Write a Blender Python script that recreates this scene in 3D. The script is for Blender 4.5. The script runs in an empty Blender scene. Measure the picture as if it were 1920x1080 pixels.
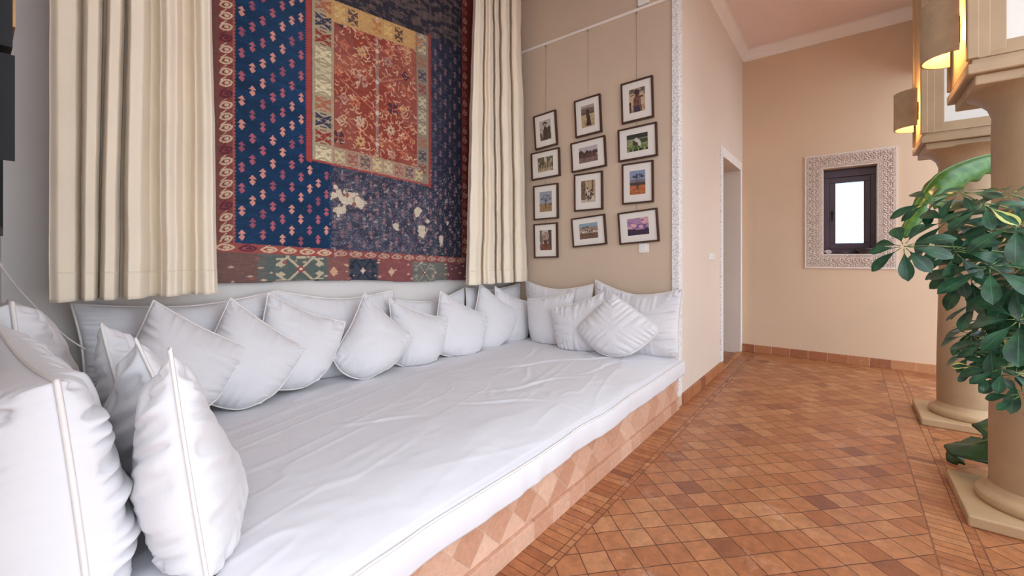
import bpy, bmesh, math, random
import numpy as np
from mathutils import Vector, Matrix, noise as mnoise
SC = bpy.context.scene
COL = SC.collection
# ---------------------------------------------------------------- camera
FPX, VH, HC = 800.0, 482.0, 1.3
TH = math.atan2(630, 800)
FW = (math.cos(TH), math.sin(TH)); RT = (math.sin(TH), -math.cos(TH))
cam = bpy.data.cameras.new('camera'); camo = bpy.data.objects.new('camera', cam); COL.objects.link(camo)
cam.sensor_width = 36; cam.lens = FPX/1920*36; cam.shift_y = -(540-VH)/1920
cam.clip_start = .02
camo.location = (0, 0, HC)
camo.rotation_euler = (math.pi/2, 0, TH-math.pi/2)
SC.camera = camo
# ---------------------------------------------------------------- light
SC.view_settings.view_transform = 'Standard'; SC.view_settings.look = 'None'
SC.view_settings.gamma = 1; SC.view_settings.use_curve_mapping = False
SC.view_settings.exposure = 0.5
W = bpy.data.worlds.new('world'); SC.world = W; W.use_nodes = True
bg = W.node_tree.nodes['Background']
bg.inputs[0].default_value = (0.82, 0.91, 1.0, 1); bg.inputs[1].default_value = 2.4

# ---------------------------------------------------------------- measuring helpers (photo pixel -> place)
def ray(u, v):
    a = (u-960)/FPX
    return (FW[0]+a*RT[0], FW[1]+a*RT[1], (VH-v)/FPX)
def onz(u, v, z=0):
    d = ray(u, v); t = (z-HC)/d[2]; return Vector((d[0]*t, d[1]*t, z))
def onx(u, v, x):
    d = ray(u, v); t = x/d[0]; return Vector((x, d[1]*t, HC+d[2]*t))
def ony(u, v, y):
    d = ray(u, v); t = y/d[1]; return Vector((d[0]*t, y, HC+d[2]*t))
def onplane(u, v, P, N):
    d = Vector(ray(u, v)); O = Vector((0, 0, HC)); t = (Vector(P)-O).dot(N)/d.dot(N); return O+d*t
def ondepth(u, v, dep):
    d = ray(u, v); return Vector((d[0]*dep, d[1]*dep, HC+d[2]*dep))
def lin(c):
    return tuple(((x/255)/12.92 if x/255 <= .04045 else ((x/255+.055)/1.055)**2.4) for x in c)

# ---------------------------------------------------------------- materials
class NT:
    def __init__(s, name):
        s.m = bpy.data.materials.new(name); s.m.use_nodes = True
        s.t = s.m.node_tree; s.b = s.t.nodes['Principled BSDF']
    def n(s, kind, **kw):
        nd = s.t.nodes.new('ShaderNode'+kind)
        for k, v in kw.items():
            if k.startswith('i_'): nd.inputs[k[2:].replace('_', ' ')].default_value = v
            else: setattr(nd, k, v)
        return nd
    def l(s, a, b): s.t.links.new(a, b)
    def coord(s, kind='Object'):
        return s.n('TexCoord').outputs[kind]
    def pos(s): return s.n('NewGeometry').outputs['Position']
def rgba(c): return (*lin(c), 1)
def mat(name, col, rough=.7, var=.06, vscale=4, bump=.0, bscale=60, metal=0, coat=0, sheen=0, stretch=None, spec=.5, detail=3, dist=.01):
    t = NT(name); b = t.b
    b.inputs['Roughness'].default_value = rough; b.inputs['Metallic'].default_value = metal
    b.inputs['Specular IOR Level'].default_value = spec
    if coat: b.inputs['Coat Weight'].default_value = coat
    if sheen: b.inputs['Sheen Weight'].default_value = sheen
    p = t.pos()
    if stretch:
        mp = t.n('Mapping'); mp.inputs['Scale'].default_value = stretch; t.l(p, mp.inputs[0]); p = mp.outputs[0]
    c = lin(col)
    if var:
        nz = t.n('TexNoise'); nz.inputs['Scale'].default_value = vscale; nz.inputs['Detail'].default_value = detail; t.l(p, nz.inputs['Vector'])
        r = t.n('ValToRGB'); r.color_ramp.elements[0].position = .3; r.color_ramp.elements[1].position = .7
        r.color_ramp.elements[0].color = (*[x*(1-var) for x in c], 1); r.color_ramp.elements[1].color = (*[min(1, x*(1+var)) for x in c], 1)
        t.l(nz.outputs[0], r.inputs[0]); t.l(r.outputs[0], b.inputs['Base Color'])
    else: b.inputs['Base Color'].default_value = (*c, 1)
    if bump:
        n2 = t.n('TexNoise'); n2.inputs['Scale'].default_value = bscale; n2.inputs['Detail'].default_value = 4; t.l(p, n2.inputs['Vector'])
        bp = t.n('Bump'); bp.inputs['Strength'].default_value = bump; bp.inputs['Distance'].default_value = dist
        t.l(n2.outputs[0], bp.inputs['Height']); t.l(bp.outputs[0], b.inputs['Normal'])
    return t.m
M = {}
M['wall_back'] = mat('wall_back_plaster', (222, 216, 212), .85, .03, 2, .15, 25)
M['wall_taupe'] = mat('wall_taupe_plaster', (206, 184, 162), .85, .03, 1.5, .15, 18)
M['wall_cream'] = mat('wall_cream_plaster', (226, 211, 197), .8, .03, 1.2, .12, 14)
M['wall_tan'] = mat('wall_tan_plaster', (216, 188, 160), .8, .04, 1.0, .15, 14)
M['ceiling'] = mat('ceiling_paint', (236, 216, 208), .8, .02, 1, .05, 20)
M['white_plaster'] = mat('white_plaster', (238, 234, 230), .7, .03, 3, .1, 40)
M['cornice'] = mat('cornice_plaster', (240, 230, 222), .7, .02, 3)
M['stone'] = mat('tadelakt_beige', (170, 142, 110), .5, .16, 3, .15, 30, detail=6)
M['stone_pale'] = mat('pale_plaster', (226, 222, 216), .6, .04, 4, .1, 30)
M['plinth'] = mat('plinth_stone', (184, 154, 118), .45, .10, 5, .15, 30, detail=6)
M['linen'] = mat('white_cotton', (221, 218, 221), .95, .012, 6, .35, 26, sheen=.2, dist=.005, detail=5)
M['piping'] = mat('piping_cotton', (230, 224, 220), .95, .02, 40, .3, 500, dist=.001)
M['mattress'] = mat('mattress_cotton', (224, 222, 227), .95, .012, 5, .3, 16, sheen=.2, dist=.006)
M['curtain'] = mat('curtain_cotton', (238, 223, 201), .95, .03, 3, .45, 24, sheen=.2, dist=.006)
M['frame'] = mat('walnut_frame', (70, 42, 30), .4, .25, 30, .1, 60, stretch=(1, 1, 4))
M['mat_board'] = mat('mat_board', (228, 222, 214), .9, .01, 8)
M['black_metal'] = mat('black_metal', (18, 17, 18), .6, .3, 20, spec=.25)
M['bronze'] = mat('bronze_panel', (150, 110, 70), .45, .25, 30, metal=.6)
M['white_plastic'] = mat('white_plastic', (236, 234, 230), .4, 0)
M['cable'] = mat('white_cable', (215, 213, 212), .5, 0)
M['wire'] = mat('hanging_wire', (150, 130, 110), .5, 0, metal=.3)
M['clay'] = mat('clay_sconce', (176, 152, 122), .8, .12, 14, .3, 60, detail=6)
M['dark_wood'] = mat('dark_wood', (66, 44, 56), .35, .2, 12, .1, 50, stretch=(1, 1, .2))
M['pot'] = mat('pot_clay', (170, 110, 78), .7, .1, 8, .2, 40)
M['soil'] = mat('soil', (50, 36, 28), 1, .3, 40, .5, 60)
M['bark'] = mat('plant_stem', (104, 96, 70), .7, .2, 30, .2, 60)
M['petiole'] = mat('petiole_green', (96, 120, 66), .5, .15, 30)
M['ceramic'] = mat('dark_ceramic', (60, 48, 56), .3, .1, 20)
M['shell'] = mat('pale_shell', (200, 180, 186), .4, .2, 40)
M['tag'] = mat('care_tag', (70, 72, 84), .8, 0)

def carved_mat():
    t = NT('carved_stucco'); p = t.pos()
    v = t.n('TexVoronoi', feature='DISTANCE_TO_EDGE'); v.inputs['Scale'].default_value = 42; t.l(p, v.inputs['Vector'])
    w = t.n('TexNoise'); w.inputs['Scale'].default_value = 60; t.l(p, w.inputs['Vector'])
    a = t.n('Math', operation='ADD'); t.l(v.outputs['Distance'], a.inputs[0])
    m0 = t.n('Math', operation='MULTIPLY'); m0.inputs[1].default_value = .25; t.l(w.outputs[0], m0.inputs[0]); t.l(m0.outputs[0], a.inputs[1])
    r = t.n('ValToRGB'); r.color_ramp.elements[0].position = .12; r.color_ramp.elements[1].position = .22
    r.color_ramp.elements[0].color = rgba((188, 182, 182)); r.color_ramp.elements[1].color = rgba((240, 237, 236))
    t.l(a.outputs[0], r.inputs[0]); t.l(r.outputs[0], t.b.inputs['Base Color'])
    bp = t.n('Bump'); bp.inputs['Strength'].default_value = .6; bp.inputs['Distance'].default_value = .004
    t.l(a.outputs[0], bp.inputs['Height']); t.l(bp.outputs[0], t.b.inputs['Normal'])
    t.b.inputs['Roughness'].default_value = .8
    return t.m
M['carved'] = carved_mat()
M['stucco'] = mat('stucco_relief', (226, 210, 200), .85, .04, 20)

def tile_layer(t, vec, rot, wx, wy, offset, cols, mortar, msize, seed=0):
    """one brick-texture layer: returns colour output, fac output"""
    mp = t.n('Mapping'); mp.inputs['Rotation'].default_value = (0, 0, rot); mp.inputs['Location'].default_value = (seed, seed*.37, 0)
    t.l(vec, mp.inputs[0])
    nz = t.n('TexNoise'); nz.inputs['Scale'].default_value = 9; nz.inputs['Detail'].default_value = 2; t.l(mp.outputs[0], nz.inputs['Vector'])
    sub = t.n('VectorMath', operation='SUBTRACT'); t.l(nz.outputs['Color'], sub.inputs[0]); sub.inputs[1].default_value = (.5, .5, .5)
    sc = t.n('VectorMath', operation='SCALE'); sc.inputs['Scale'].default_value = .010; t.l(sub.outputs[0], sc.inputs[0])
    ad = t.n('VectorMath', operation='ADD'); t.l(mp.outputs[0], ad.inputs[0]); t.l(sc.outputs[0], ad.inputs[1])
    b = t.n('TexBrick'); b.offset = offset; b.squash = 1; b.inputs['Scale'].default_value = 1
    b.inputs['Brick Width'].default_value = wx; b.inputs['Row Height'].default_value = wy
    b.inputs['Mortar Size'].default_value = msize; b.inputs['Mortar Smooth'].default_value = .3
    b.inputs['Color1'].default_value = (0, 0, 0, 1); b.inputs['Color2'].default_value = (1, 1, 1, 1); b.inputs['Mortar'].default_value = (.5, .5, .5, 1)
    t.l(ad.outputs[0], b.inputs['Vector'])
    r = t.n('ValToRGB'); r.color_ramp.elements.remove(r.color_ramp.elements[1])
    for i, (p, c) in enumerate(cols):
        e = r.color_ramp.elements[0] if i == 0 else r.color_ramp.elements.new(p)
        e.position = p; e.color = rgba(c)
    t.l(b.outputs['Color'], r.inputs[0])
    mx = t.n('MixRGB'); mx.inputs[2].default_value = rgba(mortar); t.l(b.outputs['Fac'], mx.inputs[0]); t.l(r.outputs[0], mx.inputs[1])
    return mx.outputs[0], b.outputs['Fac']

TC = [(0, (138, 84, 60)), (.08, (164, 102, 66)), (.4, (176, 115, 77)), (.7, (184, 124, 83)), (1, (194, 138, 97))]
def finish_tiles(t, col, fac, rough=.42, mott=.35, nsc=17):
    n1 = t.n('TexNoise'); n1.inputs['Scale'].default_value = nsc; n1.inputs['Detail'].default_value = 9; n1.inputs['Roughness'].default_value = .68; t.l(t.pos(), n1.inputs['Vector'])
    r = t.n('ValToRGB'); r.color_ramp.elements[0].position = .3; r.color_ramp.elements[1].position = .72
    r.color_ramp.elements[0].color = (.58, .54, .52, 1); r.color_ramp.elements[1].color = (1.22, 1.18, 1.10, 1)
    t.l(n1.outputs[0], r.inputs[0])
    m = t.n('MixRGB', blend_type='MULTIPLY'); m.inputs[0].default_value = mott+.5; t.l(col, m.inputs[1]); t.l(r.outputs[0], m.inputs[2])
    # pale scuffs
    n2 = t.n('TexNoise'); n2.inputs['Scale'].default_value = 5; n2.inputs['Detail'].default_value = 8; n2.inputs['Roughness'].default_value = .75; t.l(t.pos(), n2.inputs['Vector'])
    r2 = t.n('ValToRGB'); r2.color_ramp.elements[0].position = .56; r2.color_ramp.elements[1].position = .74; r2.color_ramp.elements[1].color = (.5, .5, .5, 1)
    t.l(n2.outputs[0], r2.inputs[0])
    m2 = t.n('MixRGB'); t.l(r2.outputs[0], m2.inputs[0]); t.l(m.outputs[0], m2.inputs[1]); m2.inputs[2].default_value = rgba((222, 182, 156))
    t.l(m2.outputs[0], t.b.inputs['Base Color'])
    inv = t.n('Math', operation='MULTIPLY_ADD'); inv.inputs[1].default_value = -1; inv.inputs[2].default_value = 1; t.l(fac, inv.inputs[0])
    s = t.n('Math', operation='MULTIPLY_ADD'); s.inputs[1].default_value = .35; t.l(n1.outputs[0], s.inputs[0]); t.l(inv.outputs[0], s.inputs[2])
    bp = t.n('Bump'); bp.inputs['Strength'].default_value = .8; bp.inputs['Distance'].default_value = .005
    t.l(s.outputs[0], bp.inputs['Height']); t.l(bp.outputs[0], t.b.inputs['Normal'])
    rr = t.n('Math', operation='MULTIPLY_ADD'); rr.inputs[1].default_value = .35; rr.inputs[2].default_value = rough-.17; t.l(n1.outputs[0], rr.inputs[0])
    t.l(rr.outputs[0], t.b.inputs['Roughness'])
    t.b.inputs['Specular IOR Level'].default_value = .45
def floor_mat():
    t = NT('terracotta_floor'); p = t.pos()
    c0, f0 = tile_layer(t, p, math.radians(43), .121, .121, 0, TC, (104, 62, 42), .0026, .03)
    c1, f1 = tile_layer(t, p, 0, .052, .24, 0, TC, (112, 68, 46), .0024, 3.12)
    sx = t.n('SeparateXYZ'); t.l(p, sx.inputs[0])
    def step(th, gt=True):
        m = t.n('Math', operation='GREATER_THAN' if gt else 'LESS_THAN'); m.inputs[1].default_value = th; t.l(sx.outputs[1], m.inputs[0]); return m.outputs[0]
    a = step(.972); b = step(-.302, False)
    band = t.n('Math', operation='MAXIMUM'); t.l(a, band.inputs[0]); t.l(b, band.inputs[1])
    # courtyard side and side room go back to the diagonal field
    far = step(-.475, False)
    k = t.n('Math', operation='SUBTRACT', use_clamp=True); t.l(band.outputs[0], k.inputs[0]); t.l(far, k.inputs[1])
    cm = t.n('MixRGB'); t.l(k.outputs[0], cm.inputs[0]); t.l(c0, cm.inputs[1]); t.l(c1, cm.inputs[2])
    fm = t.n('MixRGB'); t.l(k.outputs[0], fm.inputs[0]); t.l(f0, fm.inputs[1]); t.l(f1, fm.inputs[2])
    # seam lines between the bands
    out = fm.outputs[0]; colr = cm.outputs[0]
    for y0 in (.972, -.302, -.475):
        s = t.n('Math', operation='SUBTRACT'); s.inputs[1].default_value = y0; t.l(sx.outputs[1], s.inputs[0])
        ab = t.n('Math', operation='ABSOLUTE'); t.l(s.outputs[0], ab.inputs[0])
        lt = t.n('Math', operation='LESS_THAN'); lt.inputs[1].default_value = .0035; t.l(ab.outputs[0], lt.inputs[0])
        mx = t.n('Math', operation='MAXIMUM'); t.l(out, mx.inputs[0]); t.l(lt.outputs[0], mx.inputs[1]); out = mx.outputs[0]
        mc = t.n('MixRGB'); t.l(lt.outputs[0], mc.inputs[0]); t.l(colr, mc.inputs[1]); mc.inputs[2].default_value = rgba((134, 86, 62)); colr = mc.outputs[0]
    finish_tiles(t, colr, out, .36)
    return t.m
M['floor'] = floor_mat()
def wall_tile_mat(name, axis, w, h, rot=0, off=0, zoff=0, cols=None, mortar=(218, 184, 160), msize=.0026):
    """tiles on an upright face; axis 'X': face runs along X, 'Y': face runs along Y"""
    t = NT(name); s = t.n('SeparateXYZ'); t.l(t.pos(), s.inputs[0]); c = t.n('CombineXYZ')
    t.l(s.outputs[0 if axis == 'X' else 1], c.inputs[0])
    ad = t.n('Math', operation='ADD'); ad.inputs[1].default_value = zoff; t.l(s.outputs[2], ad.inputs[0]); t.l(ad.outputs[0], c.inputs[1])
    co, f = tile_layer(t, c.outputs[0], rot, w, h, off, cols or TC, mortar, msize, 0)
    finish_tiles(t, co, f, .5, -.05, 40)
    return t.m
TP = [(0, (196, 146, 120)), (.35, (208, 160, 134)), (.65, (216, 172, 148)), (1, (226, 186, 162))]
M['base_x'] = wall_tile_mat('baseboard_tiles_x', 'X', .2, .4, 0, 0, .1)
M['base_y'] = wall_tile_mat('baseboard_tiles_y', 'Y', .2, .4, 0, 0, .1)
M['riser'] = wall_tile_mat('riser_diamond_tiles', 'X', .13, .13, math.radians(45), 0, .0, TP)
M['riser_band'] = wall_tile_mat('riser_band_tiles', 'X', .16, .4, 0, 0, .2, TP)

def leaf_mat(name, dark, light, edge=None, trans=.15):
    t = NT(name)
    uv = t.n('Attribute', attribute_name='leafuv')
    s = t.n('SeparateXYZ'); t.l(uv.outputs['Vector'], s.inputs[0])
    nz = t.n('TexNoise'); nz.inputs['Scale'].default_value = 18; nz.inputs['Detail'].default_value = 3; t.l(t.pos(), nz.inputs['Vector'])
    r = t.n('ValToRGB'); r.color_ramp.elements[0].position = .35; r.color_ramp.elements[1].position = .65
    r.color_ramp.elements[0].color = rgba(dark); r.color_ramp.elements[1].color = rgba(light)
    t.l(nz.outputs[0], r.inputs[0]); col = r.outputs[0]
    # midrib
    ab = t.n('Math', operation='ABSOLUTE'); t.l(s.outputs[0], ab.inputs[0])
    lt = t.n('Math', operation='LESS_THAN'); lt.inputs[1].default_value = .05; t.l(ab.outputs[0], lt.inputs[0])
    sc = t.n('Math', operation='MULTIPLY'); sc.inputs[1].default_value = .22; t.l(lt.outputs[0], sc.inputs[0])
    m = t.n('MixRGB'); t.l(sc.outputs[0], m.inputs[0]); t.l(col, m.inputs[1]); m.inputs[2].default_value = rgba([min(255, x*1.6+25) for x in light]); col = m.outputs[0]
    if edge:
        # variegation: only leaves flagged with a high third value
        g = t.n('Math', operation='GREATER_THAN'); g.inputs[1].default_value = .88; t.l(s.outputs[2], g.inputs[0])
        ad = t.n('Math', operation='MULTIPLY_ADD'); ad.inputs[1].default_value = .9; t.l(nz.outputs[0], ad.inputs[0]); t.l(ab.outputs[0], ad.inputs[2])
        gt = t.n('Math', operation='GREATER_THAN'); gt.inputs[1].default_value = 1.0; t.l(ad.outputs[0], gt.inputs[0])
        mu = t.n('Math', operation='MULTIPLY'); t.l(g.outputs[0], mu.inputs[0]); t.l(gt.outputs[0], mu.inputs[1])
        m = t.n('MixRGB'); t.l(mu.outputs[0], m.inputs[0]); t.l(col, m.inputs[1]); m.inputs[2].default_value = rgba(edge); col = m.outputs[0]
    t.l(col, t.b.inputs['Base Color'])
    t.b.inputs['Roughness'].default_value = .32; t.b.inputs['Specular IOR Level'].default_value = .6
    tr = t.n('BsdfTranslucent'); t.l(col, tr.inputs[0])
    mx = t.n('MixShader'); mx.inputs[0].default_value = trans
    out = t.t.nodes['Material Output']; t.l(t.b.outputs[0], mx.inputs[1]); t.l(tr.outputs[0], mx.inputs[2]); t.l(mx.outputs[0], out.inputs[0])
    return t.m
M['leaf'] = leaf_mat('schefflera_leaf', (20, 54, 38), (52, 98, 68), (206, 206, 120))
M['banana'] = leaf_mat('banana_leaf', (60, 112, 44), (92, 146, 56), None, .3)
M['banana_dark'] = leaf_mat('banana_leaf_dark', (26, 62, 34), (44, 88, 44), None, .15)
def attr_mat(name, rough=.9, bump=0, spec=.3, bs=400):
    t = NT(name); a = t.n('Attribute', attribute_name='Col'); t.l(a.outputs['Color'], t.b.inputs['Base Color'])
    t.b.inputs['Roughness'].default_value = rough; t.b.inputs['Specular IOR Level'].default_value = spec
    if bump:
        mp = t.n('Mapping'); mp.inputs['Scale'].default_value = (.25, 1, 1); t.l(t.pos(), mp.inputs[0])
        nz = t.n('TexNoise'); nz.inputs['Scale'].default_value = bs; nz.inputs['Detail'].default_value = 3; t.l(mp.outputs[0], nz.inputs['Vector'])
        bp = t.n('Bump'); bp.inputs['Strength'].default_value = bump; bp.inputs['Distance'].default_value = .003
        t.l(nz.outputs[0], bp.inputs['Height']); t.l(bp.outputs[0], t.b.inputs['Normal'])
    return t.m
M['kilim'] = attr_mat('woven_wool', .95, .6, .15)
M['photo'] = attr_mat('photo_print', .35, 0, .4)
def emit_mat(name, col, s):
    t = NT(name); t.b.inputs['Base Color'].default_value = (*lin(col), 1)
    t.b.inputs['Emission Color'].default_value = (*lin(col), 1); t.b.inputs['Emission Strength'].default_value = s; return t.m
M['bulb'] = emit_mat('warm_bulb', (255, 200, 90), 12)
def frosted():
    t = NT('frosted_glass'); t.b.inputs['Base Color'].default_value = (*lin((176, 210, 246)), 1)
    t.b.inputs['Transmission Weight'].default_value = 1; t.b.inputs['Roughness'].default_value = .45; t.b.inputs['IOR'].default_value = 1.3
    v = t.n('TexNoise'); v.inputs['Scale'].default_value = 110; v.inputs['Detail'].default_value = 2; t.l(t.pos(), v.inputs['Vector'])
    bp = t.n('Bump'); bp.inputs['Strength'].default_value = 1; bp.inputs['Distance'].default_value = .006; t.l(v.outputs[0], bp.inputs['Height']); t.l(bp.outputs[0], t.b.inputs['Normal'])
    return t.m
M['frosted'] = frosted()

# ---------------------------------------------------------------- object helpers
def link(o, parent=None):
    COL.objects.link(o)
    if parent is not None: o.parent = parent
    return o
def obj(name, bm, m, parent=None, smooth=False, loc=None):
    """bm in world coordinates; origin moved to loc (or kept at the parent's)"""
    me = bpy.data.meshes.new(name)
    base = Vector(loc) if loc is not None else (parent_world(parent) if parent is not None else Vector((0, 0, 0)))
    bmesh.ops.translate(bm, verts=bm.verts, vec=-base)
    bmesh.ops.recalc_face_normals(bm, faces=bm.faces)
    bm.to_mesh(me); bm.free()
    me.materials.append(M[m] if isinstance(m, str) else m)
    if smooth:
        me.polygons.foreach_set('use_smooth', [True]*len(me.polygons))
    o = bpy.data.objects.new(name, me); link(o, parent)
    if parent is None: o.location = base
    return o
def parent_world(p):
    v = Vector(p.location)
    while p.parent is not None: p = p.parent; v = v+Vector(p.location)
    return v
def thing(name, label, cat, loc, group=None):
    o = bpy.data.objects.new(name, None); o.empty_display_size = .05; COL.objects.link(o); o.location = loc
    return tag(o, label, cat, group)
def tag(o, label, cat, group=None):
    o['label'] = label; o['category'] = cat
    if group: o['group'] = group
    return o
def struct(name, bm, m, parent=None, smooth=False):
    o = obj(name, bm, m, parent, smooth)
    if parent is None: o['kind'] = 'structure'
    return o
def BM(): return bmesh.new()
def bx(bm, x0, x1, y0, y1, z0, z1, bev=0):
    r = bmesh.ops.create_cube(bm, size=1)
    vs = r['verts']
    bmesh.ops.scale(bm, vec=(abs(x1-x0), abs(y1-y0), abs(z1-z0)), verts=vs)
    bmesh.ops.translate(bm, vec=((x0+x1)/2, (y0+y1)/2, (z0+z1)/2), verts=vs)
    if bev:
        es = list({e for v in vs for e in v.link_edges})
        bmesh.ops.bevel(bm, geom=es, offset=bev, segments=2, profile=.5, affect='EDGES')
    return vs
def tube(bm, pts, r, n=8, taper=None, closed=False):
    pts = [Vector(p) for p in pts]; rings = []; N = len(pts)
    up = Vector((0, 0, 1)); prev = None
    for i, p in enumerate(pts):
        if closed: d = pts[(i+1) % N]-pts[i-1]
        else: d = pts[min(i+1, N-1)]-pts[max(i-1, 0)]
        if d.length < 1e-9: d = Vector((0, 0, 1))
        d.normalize()
        if prev is None:
            a = d.cross(up)
            if a.length < .1: a = d.cross(Vector((1, 0, 0)))
        else: a = prev-d*prev.dot(d)
        a.normalize(); prev = a; b = d.cross(a)
        rr = r if taper is None else r*(1+(taper-1)*i/(N-1))
        rings.append([bm.verts.new(p+(a*math.cos(k*2*math.pi/n)+b*math.sin(k*2*math.pi/n))*rr) for k in range(n)])
    for i in range(N if closed else N-1):
        A = rings[i]; B = rings[(i+1) % N]
        off = 0
        if closed and i == N-1:
            off = min(range(n), key=lambda o: (A[0].co-B[o].co).length)
        for k in range(n): bm.faces.new((A[k], A[(k+1) % n], B[(k+1+off) % n], B[(k+off) % n]))
    if not closed: bm.faces.new(rings[0][::-1]); bm.faces.new(rings[-1])
def lathe(bm, cx, cy, prof, n=48, a0=0, a1=2*math.pi):
    full = abs(a1-a0-2*math.pi) < 1e-6; rings = []
    for r, z in prof:
        rings.append([bm.verts.new((cx+r*math.cos(a0+(a1-a0)*k/n), cy+r*math.sin(a0+(a1-a0)*k/n), z)) for k in range(n if full else n+1)])
    for A, B in zip(rings, rings[1:]):
        for k in range(n): bm.faces.new((A[k], A[(k+1) % len(A)], B[(k+1) % len(B)], B[k]))
    return rings
def grid_obj(name, V, m, parent=None, cols=None, smooth=True, loc=None):
    """V: (ny,nx,3) numpy world coordinates"""
    ny, nx = V.shape[:2]
    base = Vector(loc) if loc is not None else (parent_world(parent) if parent is not None else Vector((0, 0, 0)))
    P = (V-np.array(base)).reshape(-1, 3)
    i = np.arange(ny*nx).reshape(ny, nx)
    F = np.stack([i[:-1, :-1], i[:-1, 1:], i[1:, 1:], i[1:, :-1]], -1).reshape(-1, 4)
    me = bpy.data.meshes.new(name); me.from_pydata(P.tolist(), [], F.tolist())
    if cols is not None:
        a = me.color_attributes.new('Col', 'FLOAT_COLOR', 'POINT')
        c = np.ones((ny*nx, 4)); s = np.clip(cols.reshape(-1, 3)/255., 0, 1)
        c[:, :3] = np.where(s <= .04045, s/12.92, ((s+.055)/1.055)**2.4)
        a.data.foreach_set('color', c.reshape(-1))
    me.materials.append(M[m]);
    if smooth: me.polygons.foreach_set('use_smooth', [True]*len(me.polygons))
    o = bpy.data.objects.new(name, me); link(o, parent)
    if parent is None: o.location = base
    return o

# ================================================================= SETTING
XR, XF, YW, YB, ZC = 3.78, 6.62, 1.15, 3.0, 4.12
YK = 2.96        # plane of the hanging kilim
KS = YK/2.8
b = BM(); bx(b, -3.2, 7.2, -5, 4.2, -.12, 0); struct('floor', b, 'floor')
b = BM(); bx(b, -.4, 7.2, -1.25, 1.3, ZC, ZC+.15); struct('ceiling', b, 'ceiling')
b = BM(); bx(b, -.4, 6.9, 1.3, 3.6, 4.7, 4.85); struct('ceiling_alcove', b, 'ceiling')
b = BM(); bx(b, -.4, XR+.1, YW, YW+.15, 4.3, 4.72); bx(b, XR+.1, XF, YW+.001, YW+.15, ZC, 4.72); struct('wall_light_block', b, 'wall_cream')  # unseen filler between the two ceiling heights, added to block light
b = BM(); bx(b, -.4, XR+.1, YB, YB+.2, 0, 4.7); struct('wall_back', b, 'wall_back')
b = BM(); bx(b, XR, XR+.1, YW, YB, 0, 4.7); struct('wall_alcove_right', b, 'wall_taupe')
# left alcove wall, slightly splayed
b = BM()
pl = [(-.02, YW), (.087, YB), (-.3, YB), (-.3, YW)]
lo = [b.verts.new((x, y, 0)) for x, y in pl]; hi = [b.verts.new((x, y, 4.7)) for x, y in pl]
for k in range(4): b.faces.new((lo[k], lo[(k+1) % 4], hi[(k+1) % 4], hi[k]))
b.faces.new(lo[::-1]); b.faces.new(hi); struct('wall_alcove_left', b, 'wall_back')
# corridor wall with doorway
DX0, DX1, DZ = 5.40, 6.44, 2.47
b = BM()
bx(b, XR+.1, DX0, YW, YW+.22, 0, ZC); bx(b, DX1, XF, YW, YW+.22, 0, ZC); bx(b, DX0, DX1, YW, YW+.22, DZ, ZC)
struct('wall_corridor', b, 'wall_cream')
b = BM(); bx(b, XR+.1, XF, 3.5, 3.6, 0, 4.7); struct('wall_side_room_blocker', b, 'wall_tan')  # unseen wall, closed right across to keep light out of the doorway interior
# far wall with the window hole
WY0, WY1, WZ0, WZ1 = -.275, .248, 1.335, 2.405
b = BM()
bx(b, XF, XF+.28, WY1, 3.6, 0, 4.7); bx(b, XF, XF+.28, -5, WY0, 0, 4.7)
bx(b, XF, XF+.28, WY0, WY1, 0, WZ0); bx(b, XF, XF+.28, WY0, WY1, WZ1, 4.7)
struct('wall_far', b, 'wall_tan')

b = BM(); bx(b, .2, 7.0, -1.06, -.66, 3.35, ZC); struct('wall_shade_header', b, 'stone_pale')  # added header, not a known part; keeps daylight off the upper walls
b = BM(); bx(b, -3.2, -3.0, -3.0, 4.2, 0, 3.1); struct('wall_rear_blocker', b, 'wall_cream')  # unseen wall added behind the camera to cut low light on the front cushions
# cornice: moulded strip along the corridor wall and far wall
def cornice(name, p0, p1, nrm):
    b = BM(); prof = [(0, -.13), (.018, -.13), (.022, -.11), (.03, -.10), (.045, -.06), (.075, -.03), (.085, -.022), (.085, -.008), (.10, -.008), (.10, 0), (0, 0)]
    rings = []
    for p, mit in ((Vector(p0), 0), (Vector(p1), 1)):
        rings.append([b.verts.new((p.x+nrm[0]*o, p.y+nrm[1]*o, ZC+z)) for o, z in prof])
    n = len(prof)
    for k in range(n): b.faces.new((rings[0][k], rings[0][(k+1) % n], rings[1][(k+1) % n], rings[1][k]))
    b.faces.new(rings[0]); b.faces.new(rings[1][::-1])
    struct(name, b, 'cornice')
cornice('trim_1', (XR, YW, 0), (XF, YW, 0), (0, -1)); cornice('trim_2', (XF, YW, 0), (XF, -1.25, 0), (-1, 0))
# baseboards
b = BM(); bx(b, XR+.1, DX0-.02, YW-.022, YW, 0, .10, .003); struct('baseboard_corridor', b, 'base_x')
b = BM(); bx(b, DX0-.02, DX1+.04, YW-.022, YW+.03, 0, .018, .003); struct('trim_3', b, 'base_x')
b = BM(); bx(b, XF-.02, XF, -4.9, YW-.001, 0, .105, .003); bx(b, XF-.02, XF, YW+.22, 3.5, 0, .105, .003); struct('baseboard_far', b, 'base_y')
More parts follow.
